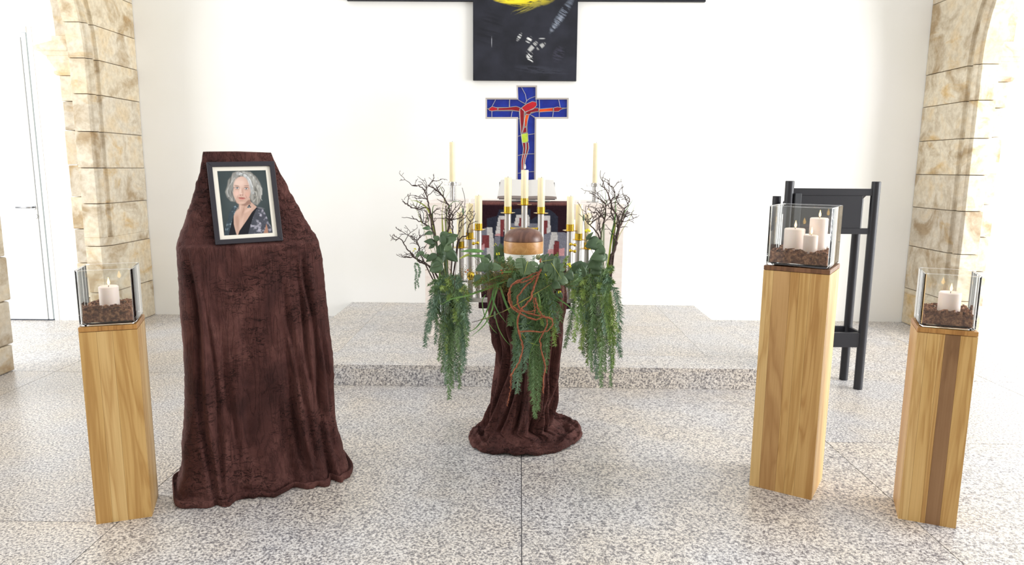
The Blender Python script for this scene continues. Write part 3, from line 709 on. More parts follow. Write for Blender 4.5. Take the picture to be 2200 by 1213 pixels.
# stained glass crucifix: all polygons in millimetres read on its own plane
def glass_cross():
    Y = 6.10; root = thing('stained_glass_cross', 'blue stained glass cross with a red figure, standing on the altar behind the book', 'cross', (.05, Y, az+.001))
    def W_(p, y=0.0):
        q = at(980+p[0]/4.043, 160+p[1]/4.043, Y); return np.array([q[0], Y+y, q[2]])
    zb = az+.001
    def outl(d):
        return [(522+d, 96+d), (703-d, 96+d), (703-d, 203+d), (977-d, 203+d), (975-d, 384-d), (697-d, 384-d), (690-d, 1015), (519+d, 1015), (524+d, 384-d), (254+d, 384-d), (254+d, 203+d), (526+d, 203+d)]
    o0 = [W_(p) for p in outl(0)]; o1 = [W_(p) for p in outl(14)]
    for q in (6, 7): o0[q][2] = zb; o1[q][2] = zb+.02
    n = len(o0)
    for i in range(n):
        j = (i+1) % n
        v = [o0[i]+[0, -.014, 0], o0[j]+[0, -.014, 0], o1[j]+[0, -.010, 0], o1[i]+[0, -.010, 0], o0[i]+[0, .02, 0], o0[j]+[0, .02, 0], o1[j]+[0, .02, 0], o1[i]+[0, .02, 0]]
        MB().add(v, [(0, 1, 2, 3), (7, 6, 5, 4), (0, 4, 5, 1), (3, 2, 6, 7), (1, 5, 6, 2), (0, 3, 7, 4)]).build('frame_rail', ALU, root, world=True)
    MB().prism(list(range(n)), .0075, .016, lambda i, d: o1[i]*.5+o0[i]*.5+np.array([0, d, 0])).build('backing_plate', ALU, root, world=True)
    # blue panes
    def pane(pts, mat, y0, th=.004, name='pane'):
        P_ = [W_(p) for p in pts]
        for q in P_: q[2] = max(q[2], zb+.02)
        MB().prism(list(range(len(P_))), y0, y0-th, lambda i, d: P_[i]+[0, d, 0]).build(name, mat, root, world=True)
    B = [[(537, 111), (565, 111), (600, 175), (612, 228), (600, 250), (537, 216)], [(569, 111), (689, 111), (689, 188), (640, 205), (612, 222), (604, 175)],
         [(537, 220), (598, 254), (570, 290), (537, 284), (470, 282), (463, 216)], [(268, 216), (342, 216), (308, 280), (268, 295)], [(346, 216), (459, 216), (459, 282), (312, 282)],
         [(268, 299), (308, 318), (308, 369), (268, 369)], [(312, 318), (485, 318), (476, 370), (312, 370)], [(489, 318), (548, 322), (548, 384), (537, 384), (530, 370), (480, 370)],
         [(616, 228), (640, 209), (689, 192), (722, 216), (722, 290), (690, 285), (600, 260)], [(726, 216), (888, 216), (902, 285), (840, 290), (726, 297)], [(892, 216), (965, 216), (965, 289), (906, 285)],
         [(726, 325), (842, 320), (836, 369), (722, 369)], [(846, 322), (965, 293), (962, 369), (840, 369)], [(640, 345), (700, 325), (722, 330), (720, 370), (690, 370)],
         [(537, 386), (555, 386), (562, 530), (537, 534)], [(620, 345), (640, 347), (688, 384), (686, 512), (622, 520)], [(537, 538), (566, 532), (576, 600), (580, 692), (536, 702)],
         [(626, 524), (686, 516), (684, 688), (604, 690)], [(536, 706), (576, 696), (560, 852), (535, 855)], [(600, 694), (684, 692), (682, 840), (590, 845)], [(535, 859), (565, 857), (582, 849), (680, 844), (676, 1008), (535, 1008)]]
    for b in B: pane(b, BLUE, .006)
    Rr = [([(282, 298), (312, 278), (360, 290), (360, 310), (310, 318), (288, 312)], RED), ([(364, 290), (440, 287), (520, 277), (556, 288), (552, 312), (545, 320), (480, 310), (364, 312)], RED2),
          ([(566, 290), (612, 255), (660, 234), (697, 240), (700, 268), (670, 300), (602, 324), (600, 340), (596, 322)], RED), ([(606, 345), (606, 326), (680, 290), (716, 292), (716, 320), (650, 330), (640, 347)], RED2),
          ([(722, 300), (840, 290), (840, 318), (722, 326)], ORANGE), ([(845, 290), (880, 282), (926, 292), (890, 320), (848, 322)], RED2),
          ([(552, 300), (566, 295), (592, 322), (590, 400), (575, 500), (564, 510), (556, 400)], RED2), ([(602, 350), (634, 348), (620, 400), (612, 450), (596, 454), (594, 400)], ORANGE),
          ([(588, 462), (610, 458), (612, 500), (576, 508)], RED2), ([(566, 518), (622, 506), (626, 580), (600, 592), (572, 590)], LIME),
          ([(576, 594), (602, 590), (602, 640), (598, 688), (580, 690), (584, 640)], RED2), ([(608, 588), (626, 590), (630, 640), (616, 690), (602, 690), (612, 640)], RED2),
          ([(574, 696), (592, 694), (582, 760), (578, 830), (566, 830), (566, 760)], RED), ([(598, 694), (612, 692), (600, 740), (590, 790), (588, 830), (580, 830), (586, 760)], RED)]
    for p, m in Rr: pane(p, m, .0015, .004)
    def lead(pts, r=.0022): MB().tube([W_(p, -.003) for p in pts], r, 5).build('lead_strip', LEAD, root, world=True)
    for p, m in Rr: lead(p+[p[0]])
    for l in [[(567, 111), (600, 170), (612, 228), (603, 252)], [(612, 228), (640, 207), (689, 190)], [(537, 218), (570, 240), (603, 255)], [(344, 216), (310, 280)], [(466, 216), (461, 280)], [(268, 297), (284, 298)],
              [(310, 318), (310, 369)], [(487, 318), (478, 370)], [(722, 216), (724, 295)], [(890, 216), (904, 285)], [(926, 292), (965, 290)], [(722, 326), (722, 369)], [(844, 320), (838, 369)], [(690, 188), (697, 240)],
              [(640, 347), (670, 362), (694, 384)], [(537, 384), (550, 384)], [(537, 536), (562, 530)], [(626, 522), (686, 513)], [(536, 704), (580, 692), (604, 690), (684, 688)], [(535, 857), (566, 855), (590, 847), (682, 841)],
              [(548, 320), (553, 400), (562, 512), (574, 594), (584, 640), (578, 692), (566, 760), (566, 830)], [(628, 590), (632, 640), (618, 690), (602, 740), (590, 830)]]:
        lead(l)
glass_cross()

# ------------------------------------------------------------------ black lectern
def lectern():
    root = thing('lectern', 'black wooden lectern with round posts behind the tallest plinth', 'lectern', (2.087, 4.84, 0))
    r = .029
    for (x, y, z) in ((1.80, 4.735, 1.434), (2.374, 4.735, 1.434), (1.80, 4.955, 1.325), (2.374, 4.955, 1.325)):
        MB().lathe([(r-.002, 0), (r, .002), (r, z-.003), (r-.003, z)], 28, (x, y, 0)).build('post', BLACKP, root, world=True, smooth='auto')
    def bx(n, a, b, c, d, e, f_, m=BLACKP): MB().box(a, b, c, d, e, f_).build(n, m, root, world=True, bevel=.002)
    bx('top_rail', 1.826, 2.349, 4.722, 4.748, 1.340, 1.386)
    bx('lower_rail', 1.826, 2.349, 4.722, 4.748, 1.083, 1.122)
    bx('front_panel', 1.83, 2.288, 4.724, 4.746, 1.1225, 1.3395)
    bx('edge_strip', 1.83, 1.872, 4.700, 4.7215, 1.09, 1.352, DARKE)
    bx('bottom_rail', 1.826, 2.349, 4.722, 4.748, .30, .402)
    bx('side_rail', 1.79, 1.81, 4.762, 4.928, .33, .40); bx('side_rail', 2.364, 2.384, 4.762, 4.928, .33, .40)
    bx('back_rail', 1.827, 2.347, 4.945, 4.965, .34, .40); bx('back_rail', 1.827, 2.347, 4.945, 4.965, 1.20, 1.26)
    MB().prism([(4.762, 1.37), (4.93, 1.285), (4.93, 1.265), (4.762, 1.35)], 1.835, 2.34, lambda p, d: (d, p[0], p[1])).build('reading_board', BLACKP, root, world=True)
    MB().prism([(1.835, 4.928), (1.95, 4.965), (1.95, 4.985), (1.835, 4.985)], .385, .402, lambda p, d: (p[0], p[1], d)).build('corner_brace', BLACKP, root, world=True)
lectern()

# ------------------------------------------------------------------ velvet over the picture stand
DA = math.radians(28); DR = np.array([math.cos(DA), math.sin(DA), 0]); DB = np.array([-math.sin(DA), math.cos(DA), 0])
D0 = np.array([-1.17, 3.07, 0.0])
def dpl(x, y, off):
    q = onplane(x, y, D0+DB*off, DB); return float((q-D0)@DR), float(q[2])
def interp_rows(keys, n):
    K = np.array(keys, float); t = np.concatenate([[0], np.cumsum(np.maximum(np.linalg.norm(np.diff(K[:, :3], axis=0), axis=1), 1e-4))]); t /= t[-1]
    tt = np.linspace(0, 1, n); return np.stack([np.interp(tt, t, K[:, k]) for k in range(K.shape[1])], 1)
def smooth_rows(A, k=2):
    for _ in range(k):
        B = A.copy(); B[1:-1] = (A[:-2]+2*A[1:-1]+A[2:])/4; A = B
    return A
def ridge(t): return 1-np.abs(2*(t-np.floor(t))-1)
def stand_drape():
    pts = [(326, 439, 586), (331, 438, 588), (345, 436, 594), (370, 431, 604), (400, 423, 620), (440, 411, 641), (480, 398, 660), (508, 387, 677), (520, 383, 681), (532, 383, 683), (560, 384, 688), (600, 386, 692),
           (640, 388, 695), (700, 391, 701), (740, 393, 707), (780, 395, 711), (805, 396, 711), (835, 397, 705), (870, 399, 709), (910, 400, 715), (950, 402, 721), (985, 404, 726)]
    keys = []
    for (y, xl, xr) in pts:
        sl, zl = dpl(xl, y+(2 if y > 500 else 0), .16); sr, zr = dpl(xr, y-(6 if y > 900 else 0), .16); z = (zl+zr)/2
        if z > 1.165: fo = .106+(z-1.165)*.249; hd = .02+max(0, (1.46-z))*.30
        else: fo = .072-.03*min(1, (1.165-z)/.9); hd = .13+.03*min(1, (1.165-z))
        keys.append((z, sl, sr, fo, hd))
    while keys[-1][0] < .235: keys.pop()
    sl0, _z = dpl(404, 985, .16); sr0, _z = dpl(726, 979, .16)
    keys += [(.17, sl0-.004, sr0+.004, .026, .16), (.10, sl0-.014, sr0+.014, .004, .175), (.05, sl0-.028, sr0+.028, -.020, .195), (.014, sl0-.040, sr0+.036, -.038, .207), (.012, sl0-.047, sr0+.040, -.046, .212), (.034, sl0-.056, sr0+.046, -.054, .218), (.032, sl0-.062, sr0+.052, -.064, .225), (.014, sl0-.066, sr0+.055, -.068, .228), (.002, sl0-.062, sr0+.052, -.062, .225)]
    Kr = smooth_rows(interp_rows(keys, 320), 2)
    n = 440; ph = np.linspace(0, 2*PI, n, endpoint=False)
    cx_, sx_ = np.cos(ph), np.sin(ph)
    ex = .42
    ux = np.sign(cx_)*np.abs(cx_)**ex; uy = np.sign(sx_)*np.abs(sx_)**ex     # uy=-1 front
    Z = Kr[:, 0][:, None]+0*ux; mid = (Kr[:, 1]+Kr[:, 2])[:, None]/2; hw = (Kr[:, 2]-Kr[:, 1])[:, None]/2
    s = mid+hw*ux; o = Kr[:, 3][:, None]+Kr[:, 4][:, None]*(1+uy)
    # folds
    low = np.clip((1.12-Z)/1.05, 0, 1); fr = (uy < .2)
    warp = .03*fbm(s*3, Z*2.2, 1.5, 3)
    f1 = np.sin((s+warp)*46+1.3*Z)*.5+np.sin((s+warp)*23+2-1.2*Z)*.7
    f2 = ridge((s*(1+.5*(1-low))+warp+.10*(1-Z))*5.2)**2
    amp = .007+.020*low
    d = amp*(f1*.8+f2)
    # deep folds right of centre and at the left edge
    folds = [(-.262, .03, .011, -.055, 1.16), (-.215, .035, .009, -.030, 1.02), (-.15, .03, .010, -.016, .8), (-.09, .05, .009, -.018, .62), (-.02, .03, .008, -.014, .75), (.045, .07, .011, -.026, .92), (.085, .12, .010, -.034, .80),
             (.135, .10, .012, -.030, 1.0), (.19, .10, .010, -.034, 1.1), (.235, .07, .012, -.045, 1.12), (.275, .05, .010, -.03, .9), (.06, .16, .008, -.02, .45), (-.16, -.05, .008, -.02, .4), (-.05, -.04, .008, -.018, .35), (.16, .2, .009, -.024, .5)]
    for (s0, sk, wd, am, zt) in folds:
        c = s0+sk*(.9-Z)+.010*np.sin(Z*7+s0*40); w_ = wd*(1+.8*np.clip(.6-Z, 0, 1)); q_ = (s-c)/w_
        d += (am*np.exp(-q_**2)-am*.45*np.exp(-((q_-1.9)/1.3)**2))*np.clip((zt-Z)*4, 0, 1)*(.75+.5*vnoise(Z*5, s0*90))
    wr = fbm(s*16+3, Z*42+5*s, 2.0, 4)
    d += .0016*wr*(1+.8*(Z > 1.16))
    d += .0008*np.abs(fbm(s*40, Z*20, 7.0, 3))
    hem = np.clip((.12-Z)/.12, 0, 1); d += hem*.012*fbm(s*14, Z*30, 3, 3)
    d -= .016*np.exp(-((Z-1.158)/.008)**2)*(uy < -.5)
    # diagonal tension creases above the ledge
    up = np.clip((Z-1.16)*8, 0, 1); d += up*.004*ridge((s*np.sign(s)*1.0+Z*.9)*17+warp*20)**3
    d = d*np.clip((1.475-Z)*25, .15, 1)
    nx = ux*(np.abs(ux)**6)*.8; ny = uy*(np.abs(uy)**3)
    wide = (uy > .9)
    s = s+d*nx; o = o+d*ny*1.0
    P_ = D0+s[..., None]*DR+o[..., None]*DB; P_[..., 2] = np.maximum(Z+.0015*wr*(Z > .02), .001)
    # close the top
    topc = P_[0].mean(0); rows = [topc+(P_[0]-topc)*k+np.array([0, 0, .004*(1-k)]) for k in (.02, .5, .85)]
    P_ = np.concatenate([np.array(rows), P_], 0)
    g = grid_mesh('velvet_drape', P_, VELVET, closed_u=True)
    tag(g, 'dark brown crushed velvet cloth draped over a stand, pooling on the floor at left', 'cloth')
stand_drape()

# ------------------------------------------------------------------ framed portrait
def portrait():
    ln = math.radians(14); up = math.cos(ln)*np.array([0, 0, 1.0])+math.sin(ln)*DB; nrm = np.cross(DR, up)  # points back->front is -nrm
    p0 = D0+DB*.088+np.array([0, 0, 1.165])
    cs = [onplane(x, y, p0, nrm) for x, y in [(442, 350), (588, 346), (608, 518), (464, 525)]]
    uv = np.array([((q-p0)@DR, (q-p0)@up) for q in cs]); c = uv.mean(0)
    wv = ((uv[1]-uv[0])+(uv[2]-uv[3]))/2; hv = ((uv[0]-uv[3])+(uv[1]-uv[2]))/2
    w = np.hypot(*wv); h = np.hypot(*hv); rx = wv/w; ry = np.array([-rx[1], rx[0]])
    root = thing('picture_frame', 'black framed portrait photograph leaning on the brown velvet stand', 'picture', tuple(p0))
    def T(a, b, d):  # a,b from centre; d out of the wall (towards viewer)
        q = c+a*rx+b*ry; return p0+q[0]*DR+q[1]*up-nrm*(-1 if nrm[1] < 0 else 1)*d
    bw = .0215; hw, hh = w/2, h/2
    for nm, poly in (('rail', [(-hw, -hh), (hw, -hh), (hw-bw, -hh+bw), (-hw+bw, -hh+bw)]), ('rail', [(-hw, hh), (hw, hh), (hw-bw, hh-bw), (-hw+bw, hh-bw)]),
                     ('stile', [(-hw, -hh), (-hw, hh), (-hw+bw, hh-bw), (-hw+bw, -hh+bw)]), ('stile', [(hw, -hh), (hw, hh), (hw-bw, hh-bw), (hw-bw, -hh+bw)])):
        MB().prism(poly, -.008, .010, lambda p, d: T(p[0], p[1], d)).build(nm, FRAMEB, root, world=True, bevel=.0012)
    MB().prism([(-hw+bw, -hh+bw), (hw-bw, -hh+bw), (hw-bw, hh-bw), (-hw+bw, hh-bw)], -.006, .001, lambda p, d: T(p[0], p[1], d)).build('mount_board', MATB, root, world=True)
    # the photograph: painted grid, read in its own crop coordinates
    NX, NY = 210, 280; U, V = np.meshgrid(np.linspace(0, 1, NX), np.linspace(0, 1, NY))
    X = 130+108*V+632*U; Y = 208+832*V-8*U
    col = np.zeros(U.shape+(3,)); bg = np.clip(.55+.5*np.exp(-((U-.45)/.5)**2-((V-.45)/.5)**2)*.8+.1*fbm(U*3, V*3, 1, 3), .3, 1.2)
    col[:] = lin((70, 82, 82)); col *= bg[..., None]; col[..., 2] *= 1.03
    def lay(m, c): 
        nonlocal col
        m = np.clip(m, 0, 1)[..., None]; c = c if isinstance(c, np.ndarray) and c.ndim == 3 else lin(c); col = col*(1-m)+c*m
    def ell(cx, cy, rx_, ry_, ang=0, soft=.12):
        a = math.radians(ang); dx, dy = X-cx, Y-cy; u = (dx*math.cos(a)+dy*math.sin(a))/rx_; v = (-dx*math.sin(a)+dy*math.cos(a))/ry_
        return np.clip((1-np.sqrt(u*u+v*v))/soft+.5, 0, 1)
    def pol(pts, soft=6):
        pts = np.array(pts, float); ins = np.zeros(X.shape, bool); dmin = np.full(X.shape, 1e9); j = len(pts)-1
        for i in range(len(pts)):
            xi, yi = pts[i]; xj, yj = pts[j]; ins ^= (((yi > Y) != (yj > Y)) & (X < (xj-xi)*(Y-yi)/(yj-yi+1e-9)+xi))
            ex_, ey_ = xj-xi, yj-yi; t = np.clip(((X-xi)*ex_+(Y-yi)*ey_)/(ex_**2+ey_**2+1e-9), 0, 1); dmin = np.minimum(dmin, np.hypot(X-xi-t*ex_, Y-yi-t*ey_)); j = i
        return np.clip(np.where(ins, dmin, -dmin)/soft+.5, 0, 1)
    # hair behind
    st = fbm(X*.012+Y*.004, (Y*.004+X*.055), 3, 4)
    hair = lin((142, 140, 134))*(1+.5*st[..., None])
    lay(pol([(330, 232), (380, 214), (470, 208), (560, 222), (640, 290), (690, 370), (722, 450), (712, 560), (700, 610), (660, 662), (600, 640), (560, 560), (380, 560), (360, 610), (310, 600), (262, 550), (238, 480), (262, 400), (270, 330), (310, 280)], 16), hair)
    lay(ell(300, 520, 30, 80, 15, .8)*.45, (70, 72, 72)); lay(ell(640, 520, 40, 110, -10, .8)*.35, (90, 88, 82))
    # neck and chest
    skin = (202, 166, 148)
    lay(pol([(415, 600), (420, 700), (350, 760), (340, 860), (400, 1050), (420, 1050), (520, 870), (660, 690), (600, 640), (566, 610), (560, 560)], 8), skin)
    lay(pol([(415, 600), (566, 590), (570, 640), (500, 668), (430, 650)], 20)*.75, (134, 98, 84))
    lay(ell(470, 760, 14, 90, 12, .9)*.4, (150, 112, 96)); lay(ell(400, 860, 22, 110, -6, .9)*.45, (164, 124, 106)); lay(ell(455, 880, 24, 90, 10, .9)*.4, (232, 200, 182))
    lay(ell(540, 720, 60, 18, -35, .9)*.6, (228, 194, 176)); lay(ell(395, 730, 30, 60, 10, .9)*.3, (226, 196, 180)); lay(ell(438, 690, 10, 50, 4, .9)*.5, (228, 196, 178))
    # dress and shawl
    lay(pol([(380, 690), (352, 790), (356, 900), (390, 1045), (404, 1060), (200, 1060), (300, 800), (350, 690)], 5), (20, 20, 28))
    lay(pol([(655, 682), (720, 720), (700, 900), (640, 1060), (408, 1060), (430, 990), (520, 860), (590, 750)], 5), (16, 16, 24))
    sh = fbm(X*.03, Y*.03, 5, 4); shc = lin((74, 76, 86))*(1+.2*sh[..., None])+lin((150, 146, 154))*np.clip(sh-.15, 0, 1)[..., None]*1.2
    shl = lin((58, 72, 80))*(1+.2*sh[..., None])+lin((132, 150, 158))*np.clip(sh-.2, 0, 1)[..., None]*1.1
    lay(pol([(385, 656), (412, 664), (380, 720), (350, 800), (320, 900), (290, 1060), (225, 1060), (262, 900), (300, 740), (340, 676)], 7), shl)
    lay(pol([(690, 690), (735, 716), (770, 780), (800, 850), (850, 960), (880, 1060), (540, 1060), (570, 930), (610, 800), (645, 720)], 7), shc)
    lay(ell(700, 700, 50, 10, 12, .8)*.5, (140, 140, 146)); lay(pol([(782, 910), (800, 960), (812, 1040), (745, 1040), (770, 970)], 6), (172, 126, 104))
    # face
    F = ell(450, 458, 116, 178, -3, .09); lay(F, (214, 180, 164)); lay(ell(445, 590, 70, 52, 0, .3), (206, 170, 152))
    lay(F*np.clip((X-470)/140, 0, 1)*.45, (168, 124, 108)); lay(ell(415, 360, 70, 55, 0, .9)*.55, (236, 210, 196)); lay(ell(386, 500, 32, 32, 0, .9)*.6, (236, 196, 182)); lay(ell(520, 520, 30, 38, 0, .9)*.45, (222, 168, 150))
    lay(ell(450, 628, 46, 16, 0, .8)*.5, (224, 190, 172)); lay(ell(430, 470, 8, 42, 3, .9)*.55, (240, 216, 202)); lay(ell(464, 478, 9, 42, -6, .9)*.5, (172, 126, 108))
    for (ex_, ey_) in ((390, 431), (508, 441)):
        lay(ell(ex_, ey_-4, 34, 20, 2, .8)*.55, (160, 118, 104)); lay(ell(ex_, ey_, 23, 9, 3, .3), (226, 220, 216)); lay(ell(ex_, ey_, 10, 10, 0, .3), (92, 122, 134)); lay(ell(ex_, ey_, 4, 4, 0, .4), (20, 22, 26))
        lay(ell(ex_, ey_-9, 26, 4, 2, .5)*.9, (70, 50, 44)); lay(ell(ex_, ey_+9, 22, 2.4, 2, .6)*.5, (130, 88, 76)); lay(ell(ex_-3, ey_-3, 2, 2), (240, 240, 240)); lay(ell(ex_, ey_+22, 26, 5, 4, .9)*.4, (178, 136, 122))
    lay(ell(382, 400, 34, 5, 10, .6)*.75, (124, 100, 86)); lay(ell(512, 404, 36, 5, -2, .6)*.7, (118, 94, 82))
    lay(ell(447, 520, 24, 10, 0, .7)*.5, (184, 132, 116)); lay(ell(432, 527, 6, 4, 0, .5), (110, 66, 58)); lay(ell(464, 527, 6, 4, 0, .5), (106, 62, 54)); lay(ell(446, 508, 9, 9, 0, .8)*.6, (240, 212, 198))
    lay(ell(453, 562, 46, 8, 5, .5), (178, 100, 94)); lay(ell(453, 575, 36, 9, 5, .6), (204, 132, 122)); lay(ell(453, 566, 46, 2.2, 5, .6), (104, 50, 48))
    lay(ell(398, 545, 4, 30, 24, .8)*.5, (170, 122, 106)); lay(ell(512, 550, 4, 30, -24, .8)*.5, (150, 104, 90)); lay(ell(450, 598, 30, 4, 3, .8)*.5, (160, 116, 100))
    for yy in (318, 334): lay(ell(440, yy, 60, 1.8, 3, .8)*.3, (170, 130, 114))
    # hair in front
    def strand(pts, w0, c, al=.9):
        pts = np.array(pts, float); best = np.full(X.shape, 1e9)
        for a, b in zip(pts[:-1], pts[1:]):
            e = b-a; t = np.clip(((X-a[0])*e[0]+(Y-a[1])*e[1])/(e@e), 0, 1); best = np.minimum(best, np.hypot(X-a[0]-t*e[0], Y-a[1]-t*e[1]))
        m = np.clip((w0-best)/(w0*.6), 0, 1)*al; lay(m, lin(c)*(1+.5*fbm(X*.05, Y*.008, w0, 3)[..., None]))
    strand([(400, 262), (345, 290), (318, 360), (300, 430), (285, 500)], 26, (156, 155, 150)); strand([(380, 240), (350, 280), (330, 350), (326, 420), (330, 470)], 18, (136, 136, 132))
    strand([(395, 240), (470, 250), (530, 300), (560, 370), (578, 440), (596, 500)], 30, (186, 188, 188)); strand([(420, 222), (520, 250), (590, 320), (640, 400), (690, 470), (690, 560)], 26, (158, 156, 150))
    strand([(470, 225), (580, 270), (650, 360), (706, 440), (712, 520)], 14, (176, 176, 172)); strand([(590, 470), (640, 490), (650, 560), (610, 610)], 12, (176, 174, 166)); strand([(600, 520), (660, 560), (650, 640)], 12, (150, 146, 138))
    strand([(420, 232), (500, 262), (560, 330), (590, 420)], 7, (226, 228, 230), .8); strand([(350, 300), (300, 380), (262, 460), (280, 540)], 8, (186, 186, 182), .7); strand([(345, 420), (320, 480), (345, 560), (350, 600)], 9, (120, 120, 118), .6)
    strand([(660, 400), (705, 480), (700, 570), (720, 600)], 4, (206, 206, 200), .7); strand([(300, 480), (296, 540), (330, 590)], 5, (190, 190, 186), .6)
    # earring
    strand([(570, 625), (560, 655)], 2.5, (40, 50, 56)); lay(ell(552, 668, 12, 14, 0, .4), (34, 60, 72)); lay(ell(536, 684, 9, 9, 0, .4), (50, 92, 104)); lay(ell(570, 684, 8, 9, 0, .4), (30, 56, 66)); lay(ell(552, 690, 8, 7, 0, .4), (90, 124, 130))
    # positions on the mount
    iw = (hw-bw)-.0195; ih = (hh-bw)-.0185
    Pn = np.array([[T(-iw+2*iw*i/(NX-1), ih-2*ih*k/(NY-1)-.000, .0018) for i in range(NX)] for k in range(NY)])
    grid_mesh('photograph', Pn, PAINT, root, colors=np.clip(col, 0, 1), smooth=False)['label'] = 'printed portrait of a grey-haired person in a black dress'
portrait()

# ------------------------------------------------------------------ urn on its draped pedestal
UC = (.021, 3.80)
ped = thing('pedestal', 'slim round pedestal hidden under the brown velvet, carrying the urn', 'pedestal', (UC[0]+.03, UC[1]+.02, 0))
MB().lathe([(.13, 0), (.13, .02), (.03, .03), (.03, .86), (.125, .87), (.13, .895)], 28).build('stem', BLACKP, ped, smooth='auto')
urn = thing('urn', 'cremation urn with walnut domed lid, maple band and white body', 'urn', (UC[0], UC[1], .8955))
MB().lathe([(.088, 0), (.094, .004), (.099, .05), (.1035, .10), (.1055, .1515)], 48).build('body', URNW, urn, smooth='auto')
MB().lathe([(.1065, .152), (.1075, .156), (.1075, .214), (.1065, .2165)], 48).build('band', MAPLE, urn, smooth='auto')
MB().lathe([(.1060, .2175), (.1075, .2195), (.1070, .229), (.102, .247), (.091, .264), (.073, .277), (.048, .2845), (.02, .287), (.003, .2875)], 56).build('lid', WALNUT, urn, smooth='auto')
def urn_drape():
    prof = [(606, 1050, 1214), (640, 1052, 1214), (665, 1053, 1210), (690, 1055, 1207), (727, 1061, 1206), (752, 1069, 1203), (775, 1069, 1200), (814, 1063, 1197), (850, 1058, 1190), (875, 1052, 1186), (894, 1046, 1183), (908, 1038, 1182)]
    keys = [(.893, .05, .002, .01, 0), (.893, .05, .12, .11, 0)]
    for y, xl, xr in prof:
        a, b = at(xl, y, 3.82), at(xr, y, 3.82); z = (a[2]+b[2])/2; keys.append((z, (a[0]+b[0])/2, (b[0]-a[0])/2-.004, (b[0]-a[0])/2*.92, 0))
    keys[2] = (.885,)+keys[2][1:]
    z, cx_, rx, ry, _ = keys[-1]
    keys += [(.045, .035, .205, .19, .35), (.016, .04, .235, .215, .8), (.024, .043, .265, .24, 1), (.028, .045, .30, .275, 1), (.022, .046, .322, .292, 1), (.008, .047, .330, .300, 1), (.001, .047, .324, .295, 1)]
    Kr = smooth_rows(interp_rows(keys, 300), 3)
    n = 400; ph = np.linspace(0, 2*PI, n, endpoint=False)
    Z = Kr[:, 0][:, None]+0*ph; c = Kr[:, 1][:, None]; rx = Kr[:, 2][:, None]; ry = Kr[:, 3][:, None]; pool = Kr[:, 4][:, None]
    tw = ph+.9*(Z-.45)+.25*fbm(Z*2.5, np.cos(ph)*1.2, np.sin(ph)*1.2, 2)
    f = .55*np.sin(tw*9)+.5*np.sin(tw*14+2)+.35*ridge(tw*3.3)
    f = f*.8
    for a0, kk, wd, am in ((-1.9, .5, .05, 1.1), (-1.55, .2, .045, .8), (-1.2, -.3, .05, 1.2), (-.95, .1, .04, 1.0), (-.7, .0, .05, 1.2), (-2.3, .7, .06, 1.3), (-2.6, .4, .05, 1.2), (-.4, .2, .05, 1.0), (-1.75, -.5, .04, .7), (-2.9, .2, .05, 1.1)):
        dq = np.angle(np.exp(1j*(ph-a0-kk*(Z-.45)-.05*np.sin(9*Z+a0)))); f = f-am*np.exp(-(dq/wd)**2)+.5*am*np.exp(-((dq-.11)/(wd*1.4))**2)
    amp = np.clip(.020+.006*(1-Z), 0, .026)*(1-pool)*np.clip((.92-Z)*12, 0, 1)
    d = amp*f+.004*fbm(ph*6+2*Z, Z*9, 4, 4)*(1-pool)
    # scalloped gather at the left, as the cloth is tucked there
    Rr = np.sqrt(rx*ry)
    rg = pool*(.014*ridge(Rr*24+.8*fbm(np.cos(ph)*2.5, np.sin(ph)*2.5, Rr*6, 3))**2+.014*fbm(np.cos(ph)*6, np.sin(ph)*6, Rr*30, 4))*np.clip((.328-Rr)*40, 0, 1)
    wob = pool*.016*fbm(np.cos(ph)*1.6, np.sin(ph)*1.6, 3, 3)
    s = c+(rx+d+wob)*np.cos(ph); o = (ry+d+wob)*np.sin(ph)
    sk = pool*.16
    Yv = 3.80+.02*(1-pool)+o+sk*(s-c)
    Zv = np.maximum(Z+rg+.003*np.abs(fbm(s*40, o*40, 2, 3))*pool, .001)
    P_ = np.stack([s, Yv, Zv], -1)
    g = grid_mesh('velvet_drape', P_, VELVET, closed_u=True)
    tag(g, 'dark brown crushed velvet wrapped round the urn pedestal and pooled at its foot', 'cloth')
urn_drape()

# ------------------------------------------------------------------ candelabrum with nine candles
CY0 = 4.40; CXm = .028
cb = thing('candelabrum', 'wide steel and brass candelabrum with nine holders behind the urn', 'candelabrum', (CXm, CY0, 0))
def tub(name, pts, r, mat, par=None, n=20): return MB().tube(pts, r, n).build(name, mat, par or cb, world=True, smooth='auto')
tub('column', [(CXm, CY0+.03, .012), (CXm, CY0+.03, .665)], .02, STEEL)
MB().lathe([(.13, 0), (.13, .008), (.02, .014)], 36, (CXm, CY0+.03, 0)).build('base_plate', STEEL, cb, world=True, smooth='auto')
PXs = (-.312, .345)
MB().box(PXs[0]-.016, PXs[1]+.016, CY0-.014, CY0+.014, .655, .683).build('bottom_bar', STEEL, cb, world=True, bevel=.002)
for x in PXs:
    MB().box(x-.015, x+.015, CY0-.014, CY0+.014, .6835, .80).build('frame_post', STEEL, cb, world=True, bevel=.002)
    MB().sphere((x+.006, CY0-.03, .832), .024, 20, 12).build('brass_ball', BRASS, cb, world=True, smooth=True)
    MB().lathe([(.017, .80), (.017, .806), (.024, .81), (.024, .816)], 20, (x+.003, CY0-.006, 0)).build('brass_foot', BRASS, cb, world=True, smooth='auto')
hold = [(0, 1.273, 1.492, .69), (-.104, 1.220, 1.445, .69), (.104, 1.220, 1.445, .69), (-.288, 1.113, 1.331, .69), (.288, 1.113, 1.331, .69), (-.346, 1.053, 1.279, .79), (.346, 1.053, 1.279, .79), (-.405, .996, 1.223, .79), (.405, .996, 1.223, .79)]
